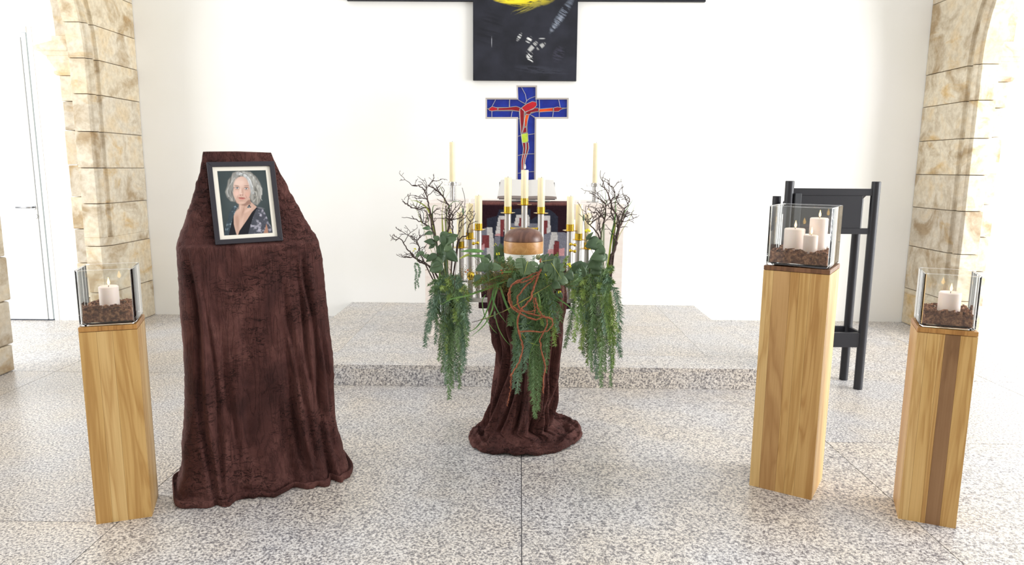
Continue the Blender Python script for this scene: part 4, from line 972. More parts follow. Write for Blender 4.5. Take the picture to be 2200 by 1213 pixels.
who = ['centre and tallest candle of the candelabrum', 'candle just left of the tallest one above the urn', 'candle just right of the tallest one above the urn', 'highest candle of the left outer trio', 'highest candle of the right outer trio',
       'middle candle of the left outer trio', 'middle candle of the right outer trio', 'lowest candle of the left outer trio behind the twigs', 'lowest candle of the right outer trio behind the twigs']
for (dx, zd, zt, zb), w in zip(hold, who):
    x = CXm+dx; yy = CY0+.0
    yb = yy+(.0 if zb < .7 else 0.034)
    MB().lathe([(.0195, zb-.006), (.0195, zd-.001)], 24, (x, yb, 0)).build('tube', STEEL, cb, world=True, smooth='auto')
    MB().lathe([(.020, zd), (.044, zd+.004), (.047, zd+.007), (.044, zd+.0065), (.020, zd+.003)], 32, (x, yb, 0)).build('drip_dish', BRASS, cb, world=True, smooth='auto')
    MB().lathe([(.0245, zd+.0035), (.0245, zd+.045), (.0240, zd+.045), (.0240, zd+.006)], 28, (x, yb, 0), cap=True).build('socket', BRASS, cb, world=True, smooth='auto')
    c = thing('candle', 'ivory candle: '+w, 'candle', (x, yb, zd+.0065), 0, 'nine burning candles on the candelabrum')
    h = zt-zd-.0065
    MB().lathe([(.0225, 0), (.0228, .04), (.0228, h-.002), (.0215, h), (.012, h-.001), (.003, h-.003)], 28).build('wax_body', WAX, c, smooth='auto')
    MB().tube([(0, 0, h-.003), (0, 0, h+.006), (.001, 0, h+.010)], .0014, 5).build('wick', WICK, c)
    fo = flame_bm(1.0).build('flame', FLAME, c, smooth=True); fo.location = (.001, 0, h+.006)
for sx in (-1, 1):
    a = CXm+sx*.104; tub('brass_rod', [(CXm+sx*.019, CY0, 1.128), (CXm+sx*.03, CY0, 1.128), (a-sx*.03, CY0, 1.128), (a-sx*.019, CY0, 1.128)], [.010, .006, .006, .010], BRASS)
    tub('arm', [(PXs[0 if sx < 0 else 1], CY0+.034, .783), (CXm+sx*.425, CY0+.034, .783)], .008, STEEL)
    MB().box(*sorted((PXs[0 if sx < 0 else 1]-.012, PXs[0 if sx < 0 else 1]+.012)), CY0+.0145, CY0+.04, .775, .792).build('bracket', STEEL, cb, world=True)
    for zz in ((1.035, .995) if sx > 0 else (1.038,)):
        for q in (0, 1):
            MB().sphere((CXm+sx*(.288+.004+q*.026), CY0-.034, zz-.004*q), .0105, 14, 9).build('brass_ball', BRASS, cb, world=True, smooth=True)
        tub('brass_rod', [(CXm+sx*.290, CY0-.034, zz), (CXm+sx*.318, CY0-.034, zz-.004)], .005, BRASS, n=10)
        tub('brass_pin', [(CXm+sx*.290, CY0-.034, zz), (CXm+sx*.288, CY0-.016, zz)], .004, BRASS, n=8)
VASES = ((-.452, 4.30), (.487, 4.30))
for (vx, vy), lab in zip(VASES, ('left', 'right')):
    n = 36; ring = [(vx+.069*math.cos(2*PI*i/n), vy+.069*math.sin(2*PI*i/n), .735) for i in range(n+1)]
    MB().tube(ring, .004, 8, cap=False).build('vase_ring', STEEL, cb, world=True, smooth=True)
    sx = -1 if vx < 0 else 1
    tub('vase_arm', [(CXm+sx*.405, CY0+.034, .778), (CXm+sx*.43, CY0+.02, .74), (vx-sx*.01, vy+.07, .735)], .005, STEEL, n=8)
    v = thing('cylinder_vase', f'clear glass cylinder vase of hanging fern on the {lab} side of the candelabrum', 'vase', (vx, vy, .60), 0, 'two glass cylinders of greenery')
    MB().lathe([(.058, 0), (.0635, .003), (.0645, .010), (.0645, .168), (.0635, .17), (.0605, .168), (.0605, .015), (.056, .010), (.002, .010)], 40).build('glass_wall', THIN, v, smooth='auto')

# ------------------------------------------------------------------ greenery
def catmull(P_, n):
    P_ = np.array(P_, float); m = len(P_)
    if m < 3: return np.array([P_[0]+(P_[-1]-P_[0])*t for t in np.linspace(0, 1, n)])
    E = np.vstack([2*P_[0]-P_[1], P_, 2*P_[-1]-P_[-2]]); out = []
    for t in np.linspace(0, m-1-1e-6, n):
        i = int(t); u = t-i; a, b, c, d = E[i:i+4]
        out.append(.5*((2*b)+(-a+c)*u+(2*a-5*b+4*c-d)*u*u+(-a+3*b-3*c+d)*u**3))
    return np.array(out)
def pxpath(pts, Y0, Y1=None, n=24, wob=0):
    Y1 = Y0 if Y1 is None else Y1; m = len(pts)
    P_ = [at(x, y, Y0+(Y1-Y0)*i/(m-1)) for i, (x, y) in enumerate(pts)]
    C = catmull(P_, n)
    if wob:
        t = np.arange(n)*.9; sd = random.uniform(0, 50)
        for k in range(3): C[1:, k] += wob*np.array([float(vnoise(q, sd+k*7)) for q in t])[1:]
    return C
def branch(label, pts, Y0, Y1, r0, twigs, group, seed, tl=.10):
    rg = random.Random(seed); root = thing('twisted_branch', label, 'branch', tuple(at(*pts[0], Y0)), 0, group)
    n = max(22, len(pts)*5); C = pxpath(pts, Y0, Y1, n, .006)
    m = MB().tube(C, list(np.linspace(r0*1.3, .0022, n)), 6); m.build('main_stem', BRANCH, root, world=True, smooth=True)
    mt = MB()
    def sub(p, d, L, r, lev):
        k = max(4, int(L/.014)); Q = [p]; dd = d.copy()
        for i in range(k):
            dd = nz(dd+np.array([rg.gauss(0, .30), rg.gauss(0, .25), rg.gauss(.05, .24)])); Q.append(Q[-1]+dd*L/k)
            if lev < 2 and rg.random() < .34: sub(Q[-1], nz(dd+np.array([rg.gauss(0, .8), rg.gauss(0, .5), rg.gauss(.1, .5)])), L*rg.uniform(.3, .55), r*.6, lev+1)
        mt.tube(Q, list(np.linspace(r*1.15, .0015, len(Q))), 5)
    for q in range(twigs):
        i = int(n*rg.uniform(.30, .97)); i = min(i, n-2); t = nz(C[i+1]-C[i])
        side = np.array([rg.choice([-1, 1])*rg.uniform(.5, 1.1), rg.uniform(-.5, .5), rg.uniform(-.1, .7)])
        sub(C[i], nz(t*.7+side), tl*rg.uniform(.5, 1.2), max(.0022, r0*(1-i/n)*.75), 0)
    mt.build('twigs', BRANCH, root, world=True, smooth=True)['kind'] = 'stuff'
GL, GRt = 'twisted branches in the left vase', 'twisted branches in the right vase'
bl = [([(962, 640), (940, 545), (935, 512), (925, 470), (919, 430), (905, 402), (884, 398)], 'dark twisted branch in left vase curling over at the top left', .006, 9),
      ([(966, 640), (956, 545), (962, 500), (965, 470), (962, 440), (945, 415), (928, 402), (918, 398)], 'thick dark branch rising in the middle of the left vase', .007, 10),
      ([(960, 640), (930, 578), (900, 562), (884, 545), (872, 530), (860, 512), (851, 517)], 'low dark branch of left vase reaching far out to the left', .005, 6),
      ([(966, 640), (985, 522), (1003, 506), (1006, 490), (1011, 472)], 'dark branch of left vase leaning right across the candles', .0045, 4),
      ([(960, 640), (936, 512), (915, 482), (897, 474), (884, 464)], 'mid-height dark branch of left vase pointing left', .005, 7),
      ([(958, 640), (926, 462), (902, 449), (884, 446), (866, 432)], 'upper left dark branch of left vase ending beside the wall', .004, 7),
      ([(968, 640), (973, 505), (970, 470), (980, 455)], 'short dark branch of left vase with knotted twigs at its right', .0045, 8),
      ([(955, 640), (905, 552), (899, 525), (882, 506)], 'thin dark branch of left vase below the yellow flower', .0035, 6),
      ([(955, 640), (925, 578), (898, 556), (880, 552), (866, 553)], 'leafy low branch of left vase, lowest at the left', .004, 5),
      ([(970, 640), (978, 560), (985, 500), (990, 470), (1000, 452)], 'slim branch of left vase in front of lowest candle', .0035, 5)]
for i, (p, lb, r, tw) in enumerate(bl): branch(lb, p, 4.30, 4.22+.03*(i % 5), r, tw, GL, 20+i)
br = [([(1302, 640), (1311, 560), (1324, 520), (1330, 480), (1315, 440), (1304, 412), (1290, 395)], 'thick forked branch of right vase rising at its right side', .0085, 9),
      ([(1304, 640), (1322, 522), (1334, 480), (1342, 450), (1352, 428), (1340, 418)], 'branch of right vase hooking over at the far top right', .005, 8),
      ([(1296, 640), (1290, 522), (1276, 492), (1264, 480), (1262, 462)], 'dark branch of right vase leaning left towards the candles', .005, 8),
      ([(1290, 640), (1292, 520), (1285, 462), (1276, 456)], 'slim upright branch at the left of right vase', .004, 7),
      ([(1302, 640), (1320, 500), (1312, 442), (1322, 415), (1314, 400)], 'tall middle branch of right vase with fine top twigs', .005, 9),
      ([(1306, 640), (1325, 512), (1340, 470), (1349, 465)], 'short branch of right vase ending right of the altar edge', .004, 6),
      ([(1290, 640), (1292, 500), (1300, 468), (1300, 440), (1290, 424)], 'thin knotted branch in the centre of right vase', .004, 9)]
for i, (p, lb, r, tw) in enumerate(br): branch(lb, p, 4.30, 4.22+.03*(i % 5), r, tw, GRt, 60+i)

def frond_mesh(C, rg, L=.028, step=.008, nn=9, spread=1.0, w=.0016):
    m = MB(); seg = np.linalg.norm(np.diff(C, axis=0), axis=1); tot = seg.sum(); cum = np.concatenate([[0], np.cumsum(seg)])
    k = int(tot/step); v = []; f = []
    for i in range(k):
        s = tot*i/k; p = np.array([np.interp(s, cum, C[:, q]) for q in range(3)]); p2 = np.array([np.interp(min(tot, s+.01), cum, C[:, q]) for q in range(3)])
        t = nz(p2-p+1e-9); a = nz(np.cross(t, [.3, .9, .2])); b = np.cross(t, a); fr = i/k
        ll = L*(.75+.35*math.sin(PI*min(1, fr*1.1)))*(1 if fr < .9 else .8)
        for q in range(nn):
            an = rg.uniform(0, 2*PI); rad = math.cos(an)*a+math.sin(an)*b
            d = nz(rad*spread+t*rg.uniform(.1, .95)+np.array([0, 0, -.05])); l = ll*rg.uniform(.6, 1.15); sd = nz(np.cross(d, [0.2, 1, .1]))*w
            n0 = len(v); pb = p+t*rg.gauss(0, .004); md = pb+d*l*.5
            v += [pb-sd*.5, pb+sd*.5, md+sd, md-sd, pb+d*l+np.array([0, 0, -l*.12])]; f += [(n0, n0+1, n0+2, n0+3), (n0+3, n0+2, n0+4)]
    m.add(v, f)
    return m
def fern(name, label, group, starts, ends, Y0, Y1, seed, loc_, mats=(FERN, FERNB, FERN, FERN, FERNB, FERNY), L=.037, bow=.05, step=.011, nn=12, up=.03):
    rg = random.Random(seed); root = thing(name, label, 'fern', loc_, 0, group)
    for i, ((sx, sy), (ex, ey)) in enumerate(zip(starts, ends)):
        ya = Y0+rg.uniform(-.03, .03); yb = Y1+rg.uniform(-.05, .05)
        a, b = at(sx, sy, ya), at(ex, ey, yb); mid = (a+b)/2; out = np.array([(b[0]-a[0]), -.02+rg.uniform(-.03, .03), 0])
        P_ = [a, a+np.array([(b[0]-a[0])*.45+rg.uniform(-.01, .01), (yb-ya)*.5-.02, up]), a+(b-a)*.35+np.array([(b[0]-a[0])*.42+rg.uniform(-.012, .012), 0, up*.4]), a+(b-a)*.7+np.array([(b[0]-a[0])*.20+rg.uniform(-.012, .012), 0, 0]), b]
        C = catmull(P_, 26)
        frd = frond_mesh(C, rg, L*rg.uniform(.8, 1.15), step, nn)
        fo = frd.build('frond', mats[rg.randrange(len(mats))], root, world=True, fixn=False)
        MB().tube(C, list(np.linspace(.0014, .0006, len(C))), 4).build('stem', MOSS if rg.random() < .3 else FERN, fo, world=True)
    return root
rs = random.Random(5)
ends_l = [(913, 747), (920, 715), (925, 690), (934, 740), (942, 775), (950, 800), (958, 826), (965, 858), (972, 834), (980, 818), (988, 835), (994, 800), (1000, 782), (1004, 745), (1008, 712), (1002, 690), (948, 715), (960, 760), (975, 770), (985, 755), (970, 710), (955, 690), (992, 725), (966, 800), (940, 700), (1010, 672), (978, 690), (985, 700)]
fern('hanging_fern', 'mass of feathery asparagus fern spilling down from the left glass vase', 'hanging asparagus fern', [(966+rs.uniform(-24, 24), 612+rs.uniform(-10, 14)) for _ in ends_l], ends_l, 4.28, 4.24, 1, (-.45, 4.3, .78))
ends_r = [(1213, 746), (1232, 735), (1246, 752), (1253, 765), (1262, 785), (1272, 800), (1283, 815), (1292, 832), (1300, 800), (1312, 832), (1317, 790), (1322, 740), (1334, 768), (1328, 715), (1310, 740), (1290, 760), (1275, 750), (1265, 720), (1300, 720), (1282, 700), (1258, 700), (1270, 770), (1290, 790), (1246, 690)]
fern('hanging_fern', 'feathery asparagus fern spilling down from the right glass vase', 'hanging asparagus fern', [(1284+rs.uniform(-26, 26), 618+rs.uniform(-14, 12)) for _ in ends_r], ends_r, 4.28, 4.24, 2, (.48, 4.3, .78))
ends_c = [(1104, 836), (1112, 846), (1118, 820), (1108, 780), (1127, 800), (1139, 838), (1146, 862), (1150, 898), (1156, 880), (1160, 830), (1172, 800), (1168, 770), (1180, 735), (1192, 742), (1200, 715), (1205, 690), (1122, 750), (1132, 770), (1145, 790), (1100, 740), (1095, 700), (1155, 740), (1118, 720), (1140, 720), (1165, 700), (1106, 810), (1176, 690), (1130, 700)]
fern('hanging_fern', 'long green fern fronds hanging over the velvet below the urn', 'hanging asparagus fern', [(1138+rs.uniform(-38, 48), 600+rs.uniform(-14, 10)) for _ in ends_c], ends_c, 3.60, 3.50, 3, (.03, 3.6, .9), L=.031, mats=(FERN, FERN, FERNB, FERNY), nn=13)
# short spiky sprigs round the urn foot and out of the vases
st = []; en = []
for k in range(22):
    x = rs.uniform(1055, 1222); st.append((x, rs.uniform(585, 612))); en.append((x+rs.uniform(-40, 40)+(x-1125)*.25, rs.uniform(548, 640)))
fern('fern_sprigs', 'low ring of spiky green sprigs around the foot of the urn', 'short fern sprigs', st, en, 3.70, 3.64, 4, (.03, 3.7, .9), L=.03, up=.012, step=.007)
st = [(rs.uniform(1165, 1195), 585) for _ in range(7)]; en = [(1185+rs.uniform(-15, 42), rs.uniform(536, 556)) for _ in st]
fern('fern_sprigs', 'upright fern tuft just right of the urn', 'short fern sprigs', st, en, 3.82, 3.84, 14, (.12, 3.8, .9), L=.024, up=0, mats=(FERN, FERNY))
st = [(1135, 590)]*4; en = [(1100, 552), (1120, 546), (1148, 548), (1090, 572)]
fern('fern_sprigs', 'small spiky sprig in front of the white urn body', 'short fern sprigs', st, en, 3.66, 3.64, 15, (.03, 3.6, .9), L=.030, up=0, nn=6, mats=(FERN, FERNB))
st = [(rs.uniform(935, 990), rs.uniform(604, 628)) for _ in range(18)]; en = [(rs.uniform(912, 1000), rs.uniform(596, 665)) for _ in st]
fern('fern_sprigs', 'blue-green fern sprigs at the mouth of the left vase', 'short fern sprigs', st, en, 4.28, 4.2, 5, (-.45, 4.3, .8), L=.03, up=.02)
st = [(rs.uniform(1230, 1320), rs.uniform(575, 620)) for _ in range(26)]; en = [(rs.uniform(1222, 1345), rs.uniform(570, 650)) for _ in st]
fern('fern_sprigs', 'bright green fern sprigs at the mouth of the right vase', 'short fern sprigs', st, en, 4.28, 4.2, 6, (.48, 4.3, .8), L=.03, up=.02, mats=(FERN, FERNY, FERNB))
st = [(897, 566), (896, 568)]; en = [(893, 624), (900, 618)]
fern('hanging_fern', 'single small fern tip hanging from the far left branch', 'hanging asparagus fern', st, en, 4.3, 4.3, 7, (-.6, 4.3, .9), L=.014, up=0)

# leaves
def leaf_verts(base, tip, width, kind, rg, curl=.15, face=None):
    base = np.array(base); tip = np.array(tip); L = np.linalg.norm(tip-base); t = (tip-base)/L
    face = nz(np.array(face if face is not None else [rg.uniform(-.3, .3), -1, rg.uniform(.1, .6)])); sd = nz(np.cross(t, face)); nn_ = np.cross(sd, t)
    n = 30 if kind == 'monstera' else 12; v = []; f = []
    for i in range(n+1):
        u = i/n
        if kind == 'monstera':
            w = math.sin(PI*(u*.93+.05))**.55*(1-.25*u); 
            notch = abs(math.sin(u*PI*4.4+.2)); w2 = w*(1 if notch > .42 else .38+.3*u)
        elif kind == 'round': w2 = math.sin(PI*(u**.72*.97+.03))**.62*(1-.30*u**2)+.006*math.sin(u*30)
        else: w2 = math.sin(PI*(u**.75))**.9*(1-.15*u)+.01
        c = base+t*L*u+nn_*(curl*L*math.sin(PI*u)*.6-curl*L*u*u)
        for s_ in (-1, -.5, 0, .5, 1):
            lift = (.16*abs(s_)-.10*s_*s_)*width*.5
            back = -.18*abs(s_)*width*.5 if kind == 'monstera' and abs(s_) > .3 else 0
            ww = w2 if abs(s_) == 1 else min(w2, .9)
            v.append(c+sd*s_*ww*width*.5+nn_*lift-t*back*1.2)
    for i in range(n):
        for k in range(4): a = i*5+k; f.append((a, a+1, a+6, a+5))
    return v, f
MON = [(.10, .03), (-.02, .10), (-.10, .26), (-.04, .42), (.10, .50), (.20, .47), (.24, .40), (.17, .22), (.27, .36), (.33, .49), (.44, .50), (.48, .42), (.38, .16), (.52, .36), (.58, .45), (.68, .41), (.68, .30), (.56, .11), (.72, .25), (.80, .29), (.88, .19), (.95, .08), (1.0, 0)]
def monstera(base, tip, width, face=(.05, -1, .45)):
    base = np.array(base); tip = np.array(tip); L = np.linalg.norm(tip-base); t = (tip-base)/L; fc = nz(np.array(face)); sd = nz(np.cross(t, fc)); nn_ = np.cross(sd, t)
    out = [(x, y) for x, y in MON]+[(x, -y*.96) for x, y in MON[-2::-1]]
    bm = bmesh.new(); vs = []
    for x, y in out:
        p = base+t*L*x+sd*width*y+nn_*(.10*L*math.sin(PI*min(1, max(0, x)))-.22*width*y*y*1.6-.16*L*x*x+.03*width*math.sin(x*22)*abs(y)); vs.append(bm.verts.new(p))
    bm.faces.new(vs); bmesh.ops.triangulate(bm, faces=bm.faces[:]); bm.verts.index_update()
    v = [tuple(q.co) for q in bm.verts]; f = [tuple(w.index for w in q.verts) for q in bm.faces]; bm.free(); return v, f
def plant(name, label, group, cat, leaves, seed, mats, stem_from=None, loc_=None):
    """leaves: (base px, tip px, width px, Y, kind)"""
    rg = random.Random(seed); root = thing(name, label, cat, loc_ or tuple(at(*leaves[0][0], leaves[0][3])), 0, group)
    for (b, tp, w, Y, kind) in leaves:
        B = at(*b, Y); T_ = at(*tp, Y-.015+rg.uniform(-.02, .02)); ww = w*Y/1502
        v, f = monstera(B, T_, ww) if kind == 'monstera' else leaf_verts(B, T_, ww, kind, rg)
        lf = MB().add(v, f).build('leaf', mats[rg.randrange(len(mats))], root, world=True, smooth=kind != 'monstera', fixn=False)
        if kind == 'monstera':
            MB().tube([B+(T_-B)*q+np.array([0, -.0035-.006*math.sin(PI*q), .003*math.sin(PI*q)]) for q in np.linspace(0, .92, 7)], list(np.linspace(.0016, .0006, 7)), 5).build('midrib', GRASSY, lf, world=True)
        sm_ = lf.modifiers.new('thick', 'SOLIDIFY'); sm_.thickness = .0006
        if stem_from:
            S0 = at(*stem_from, Y); C = catmull([S0, (S0+B)/2+np.array([rg.uniform(-.01, .01), 0, .01]), B, B+(T_-B)*.3], 10)
            MB().tube(C, .0013, 5).build('stalk', LEAFM, root, world=True)
    return root
Yl, Yc, Yr = 4.18, 3.52, 4.18
plant('leafy_sprig', 'dark ivy-like leaves clustered low in the left vase', 'leafy sprigs', 'foliage', [((948, 556), (925, 572), 24, Yl, 'round'), ((950, 568), (922, 582), 30, Yl-.02, 'round'), ((938, 545), (915, 562), 16, Yl, 'leaf'), ((955, 560), (940, 548), 26, Yl+.02, 'round'), ((925, 553), (908, 548), 12, Yl, 'leaf'), ((912, 545), (896, 541), 10, Yl, 'leaf'), ((900, 545), (894, 552), 8, Yl, 'leaf')], 1, (LEAFD, LEAFM), (960, 600))
plant('leafy_sprig', 'pointed dark leaves in the middle of the left vase', 'leafy sprigs', 'foliage', [((958, 538), (984, 562), 26, Yl-.03, 'leaf'), ((955, 520), (980, 512), 22, Yl, 'round'), ((956, 528), (972, 536), 24, Yl-.02, 'round'), ((945, 510), (968, 500), 20, Yl+.02, 'leaf'), ((960, 512), (984, 505), 18, Yl, 'round'), ((940, 530), (962, 544), 28, Yl+.02, 'round'), ((950, 505), (956, 532), 16, Yl, 'leaf')], 2, (LEAFD, LEAFM), (962, 600))
plant('leafy_sprig', 'small green leaves at the left edge of the left vase', 'leafy sprigs', 'foliage', [((935, 520), (911, 518), 15, Yl, 'leaf'), ((930, 500), (912, 502), 12, Yl, 'leaf'), ((925, 490), (908, 490), 10, Yl, 'leaf'), ((935, 524), (920, 534), 10, Yl, 'leaf'), ((944, 515), (930, 508), 14, Yl, 'leaf')], 3, (LEAFM, LEAFD), (955, 590))
plant('leafy_sprig', 'broad dark round leaves in the right vase', 'leafy sprigs', 'foliage', [((1290, 520), (1258, 528), 34, Yr, 'round'), ((1300, 545), (1270, 555), 32, Yr-.02, 'round'), ((1292, 560), (1262, 572), 38, Yr, 'round'), ((1298, 530), (1278, 542), 30, Yr-.03, 'round'), ((1282, 515), (1292, 533), 20, Yr, 'leaf'), ((1305, 555), (1288, 548), 18, Yr, 'round'), ((1260, 515), (1274, 498), 10, Yr, 'leaf'), ((1290, 575), (1268, 585), 28, Yr, 'round')], 4, (LEAFD, LEAFD, LEAFM), (1290, 600))
plant('leafy_sprig', 'dark round leaf pair between the urn and the right vase', 'leafy sprigs', 'foliage', [((1240, 578), (1262, 566), 28, 3.95, 'round'), ((1228, 585), (1250, 560), 24, 4.0, 'round'), ((1255, 595), (1250, 568), 16, 3.9, 'leaf')], 5, (LEAFD, LEAFM), (1225, 610))
plant('monstera_leaf', 'split monstera leaf right of centre with its tip pointing down', 'monstera leaves', 'leaf', [((1184, 564), (1208, 602), 46, 3.47, 'monstera')], 6, (LEAFM,), (1165, 600))
plant('monstera_leaf', 'split monstera leaf in front of the white urn body', 'monstera leaves', 'leaf', [((1134, 560), (1126, 590), 54, 3.47, 'monstera')], 7, (LEAFM,), (1150, 600))
plant('monstera_leaf', 'dark monstera leaf pointing right beside the urn', 'monstera leaves', 'leaf', [((1162, 562), (1202, 556), 34, 3.52, 'monstera')], 8, (LEAFD,), (1160, 600))
plant('monstera_leaf', 'small split leaf low between the two front monstera leaves', 'monstera leaves', 'leaf', [((1178, 574), (1168, 588), 14, 3.48, 'leaf'), ((1170, 568), (1156, 574), 16, 3.49, 'leaf')], 9, (LEAFM,), (1165, 600))
plant('leafy_sprig', 'grey-green laurel-like leaves left of the urn', 'leafy sprigs', 'foliage', [((1048, 572), (1082, 576), 20, Yc, 'leaf'), ((1050, 568), (1032, 552), 20, Yc+.02, 'leaf'), ((1052, 565), (1040, 585), 24, Yc, 'leaf'), ((1045, 560), (1052, 545), 18, Yc+.03, 'leaf'), ((1046, 570), (1022, 580), 22, Yc, 'round'), ((1050, 578), (1058, 558), 8, Yc-.02, 'leaf'), ((1030, 590), (1020, 604), 16, Yc, 'leaf')], 10, (LEAFM, LEAFD), (1050, 605))
plant('leafy_sprig', 'dark leaves tight against the left side of the urn', 'leafy sprigs', 'foliage', [((1078, 560), (1066, 528), 30, 3.86, 'round'), ((1080, 570), (1062, 550), 30, 3.84, 'round'), ((1080, 548), (1074, 522), 20, 3.88, 'leaf')], 11, (LEAFD,), (1075, 600))
plant('leafy_sprig', 'dark leaves low at the right under the monstera', 'leafy sprigs', 'foliage', [((1185, 608), (1205, 618), 22, Yc, 'leaf'), ((1200, 600), (1222, 606), 24, Yc+.05, 'round'), ((1215, 585), (1232, 600), 26, Yc+.08, 'round'), ((1150, 605), (1140, 622), 18, Yc, 'leaf'), ((1195, 625), (1210, 640), 14, Yc, 'leaf'), ((1105, 600), (1090, 616), 22, Yc, 'leaf')], 12, (LEAFD, LEAFM), (1170, 600))
plant('leafy_sprig', 'long bright green leaves lying left of the urn below the candles', 'leafy sprigs', 'foliage', [((1040, 540), (988, 538), 9, 4.0, 'leaf'), ((1050, 552), (1000, 548), 7, 4.0, 'leaf'), ((1010, 545), (985, 556), 5, 4.0, 'leaf')], 13, (GRASSG, GRASSY), (1060, 590))

# grass blades: flat curved ribbons, each a part
def ribbon(C, w, tw=0.0):
    n = len(C); v = []; f = []
    for i in range(n):
        t = nz(C[min(i+1, n-1)]-C[max(i-1, 0)]); s_ = nz(np.cross(t, [.2+tw*i/n, -1, .2])); u = i/(n-1); ww = w*.5*(min(1, u*6+.5))*(1-u**3)+.0003
        k = np.cross(s_, t)*ww*.35
        v += [C[i]-s_*ww+k, C[i], C[i]+s_*ww+k]
    for i in range(n-1):
        a = i*3; f += [(a, a+1, a+4, a+3), (a+1, a+2, a+5, a+4)]
    return MB().add(v, f)
def grass(label, loc_, blades, mats, seed):
    rg = random.Random(seed); root = thing('grass_tuft', label, 'grass', loc_, 0, 'grass blades in the arrangement')
    for (pts, Y0, Y1, w) in blades:
        ribbon(pxpath(pts, Y0, Y1, 22), w, rg.uniform(-.6, .6)).build('blade', mats[rg.randrange(len(mats))], root, world=True, smooth=True, fixn=False)
YB = 3.52
grass('arching grass blades hanging at the left front of the urn', (-.1, 3.6, .88),
      [([(1100, 596), (1050, 618), (1005, 634), (970, 642), (945, 656)], 3.62, 3.6, .011), ([(1072, 606), (1062, 640), (1056, 668), (1040, 698), (1010, 725)], 3.6, YB, .009), ([(1068, 606), (1056, 640), (1040, 680), (1022, 704), (1004, 714)], 3.6, YB, .008),
       ([(1064, 610), (1058, 636), (1068, 666), (1088, 694)], 3.6, YB, .008), ([(1074, 614), (1088, 655), (1106, 690), (1112, 704)], 3.6, YB, .011), ([(1043, 632), (1036, 648), (1042, 680), (1058, 706), (1068, 716)], 3.6, YB, .005), ([(1063, 676), (1070, 702), (1082, 725), (1096, 742)], YB, YB, .004),
       ([(1110, 586), (1075, 592), (1040, 606), (1015, 616)], 3.62, 3.58, .008), ([(1105, 583), (1080, 584), (1072, 586)], 3.60, 3.57, .010), ([(1100, 600), (1060, 612), (1030, 616)], 3.6, 3.58, .006)], (GRASSG,), 1)
grass('green blades curling at the right front of the urn', (.2, 3.6, .88),
      [([(1160, 612), (1158, 640), (1172, 664), (1206, 672)], 3.58, YB, .008), ([(1165, 622), (1200, 642), (1232, 668), (1250, 716)], 3.6, 3.56, .007), ([(1188, 607), (1150, 630), (1105, 656), (1066, 675), (1015, 692)], YB, YB-.02, .005), ([(1150, 606), (1160, 650), (1152, 700)], YB, YB, .007),
       ([(1125, 640), (1110, 690), (1135, 694), (1142, 686)], YB, YB, .004), ([(1120, 715), (1136, 734), (1158, 742)], YB, YB, .004), ([(1163, 716), (1142, 750), (1138, 778), (1146, 806)], YB-.02, YB-.02, .003)], (GRASSG, GRASSG, GRASSY), 2)
grass('long upright grass blades standing in the left vase', (-.45, 4.3, .75),
      [([(958, 620), (953, 520), (950, 455)], 4.3, 4.28, .010), ([(962, 620), (960, 520), (955, 450)], 4.3, 4.32, .009), ([(948, 620), (938, 520), (922, 455), (900, 434), (882, 430)], 4.3, 4.25, .010), ([(955, 620), (944, 560), (932, 500), (930, 446), (942, 442)], 4.3, 4.27, .008),
       ([(960, 620), (958, 480), (966, 442), (982, 432), (996, 446)], 4.3, 4.24, .004), ([(956, 620), (925, 500), (918, 460), (920, 420)], 4.3, 4.3, .0025), ([(960, 620), (962, 480), (952, 420), (940, 380)], 4.3, 4.3, .0022), ([(955, 620), (920, 520), (895, 450), (876, 418)], 4.3, 4.28, .0022),
       ([(958, 620), (950, 500), (952, 440), (968, 408)], 4.3, 4.26, .003), ([(946, 620), (944, 565), (952, 520)], 4.26, 4.22, .008)], (GRASSG, GRASSG, GRASSY), 3)
grass('long upright grass blades standing in the right vase', (.5, 4.3, .75),
      [([(1298, 620), (1296, 500), (1302, 440), (1299, 398)], 4.3, 4.28, .0045), ([(1302, 620), (1312, 520), (1322, 460), (1321, 418)], 4.3, 4.25, .012), ([(1306, 620), (1318, 530), (1335, 470), (1360, 428)], 4.3, 4.27, .010), ([(1300, 620), (1308, 550), (1318, 500), (1326, 470)], 4.3, 4.24, .009),
       ([(1296, 620), (1292, 540), (1294, 480)], 4.3, 4.25, .005), ([(1304, 620), (1325, 520), (1352, 470), (1365, 438)], 4.3, 4.28, .003), ([(1296, 620), (1298, 480), (1290, 385)], 4.3, 4.28, .002), ([(1300, 640), (1304, 580), (1300, 545)], 4.26, 4.2, .006)], (GRASSG, GRASSG, GRASSY), 4)
def bud(label, pts, Y, cpx, hpx):
    root = thing('grass_bud', label, 'bud', tuple(at(*pts[0], Y)), 0, 'thin bud stems')
    MB().tube(pxpath(pts, Y, Y, 24), .0016, 5).build('stem', BRANCH, root, world=True)
    a = at(cpx[0], cpx[1], Y); MB().sphere(a, .006, 8, 6, (1, 1, 3.4)).build('bud', LEAFM, root, world=True, smooth=True)
bud('thin dark stem with a bud left of the highest left candle', [(975, 630), (984, 530), (995, 458), (999, 430), (993, 403)], 4.2, (995, 454), 10)
bud('thin dark stem with a bud at the right beside the lowest right candle', [(1270, 620), (1260, 520), (1254, 470), (1250, 450), (1241, 434)], 4.2, (1254, 468), 10)
bud('thin straw-coloured stem with a node crossing in front of the velvet', [(1186, 608), (1120, 646), (1066, 676), (1040, 685), (1014, 692)], 3.49, (1063, 676), 6)
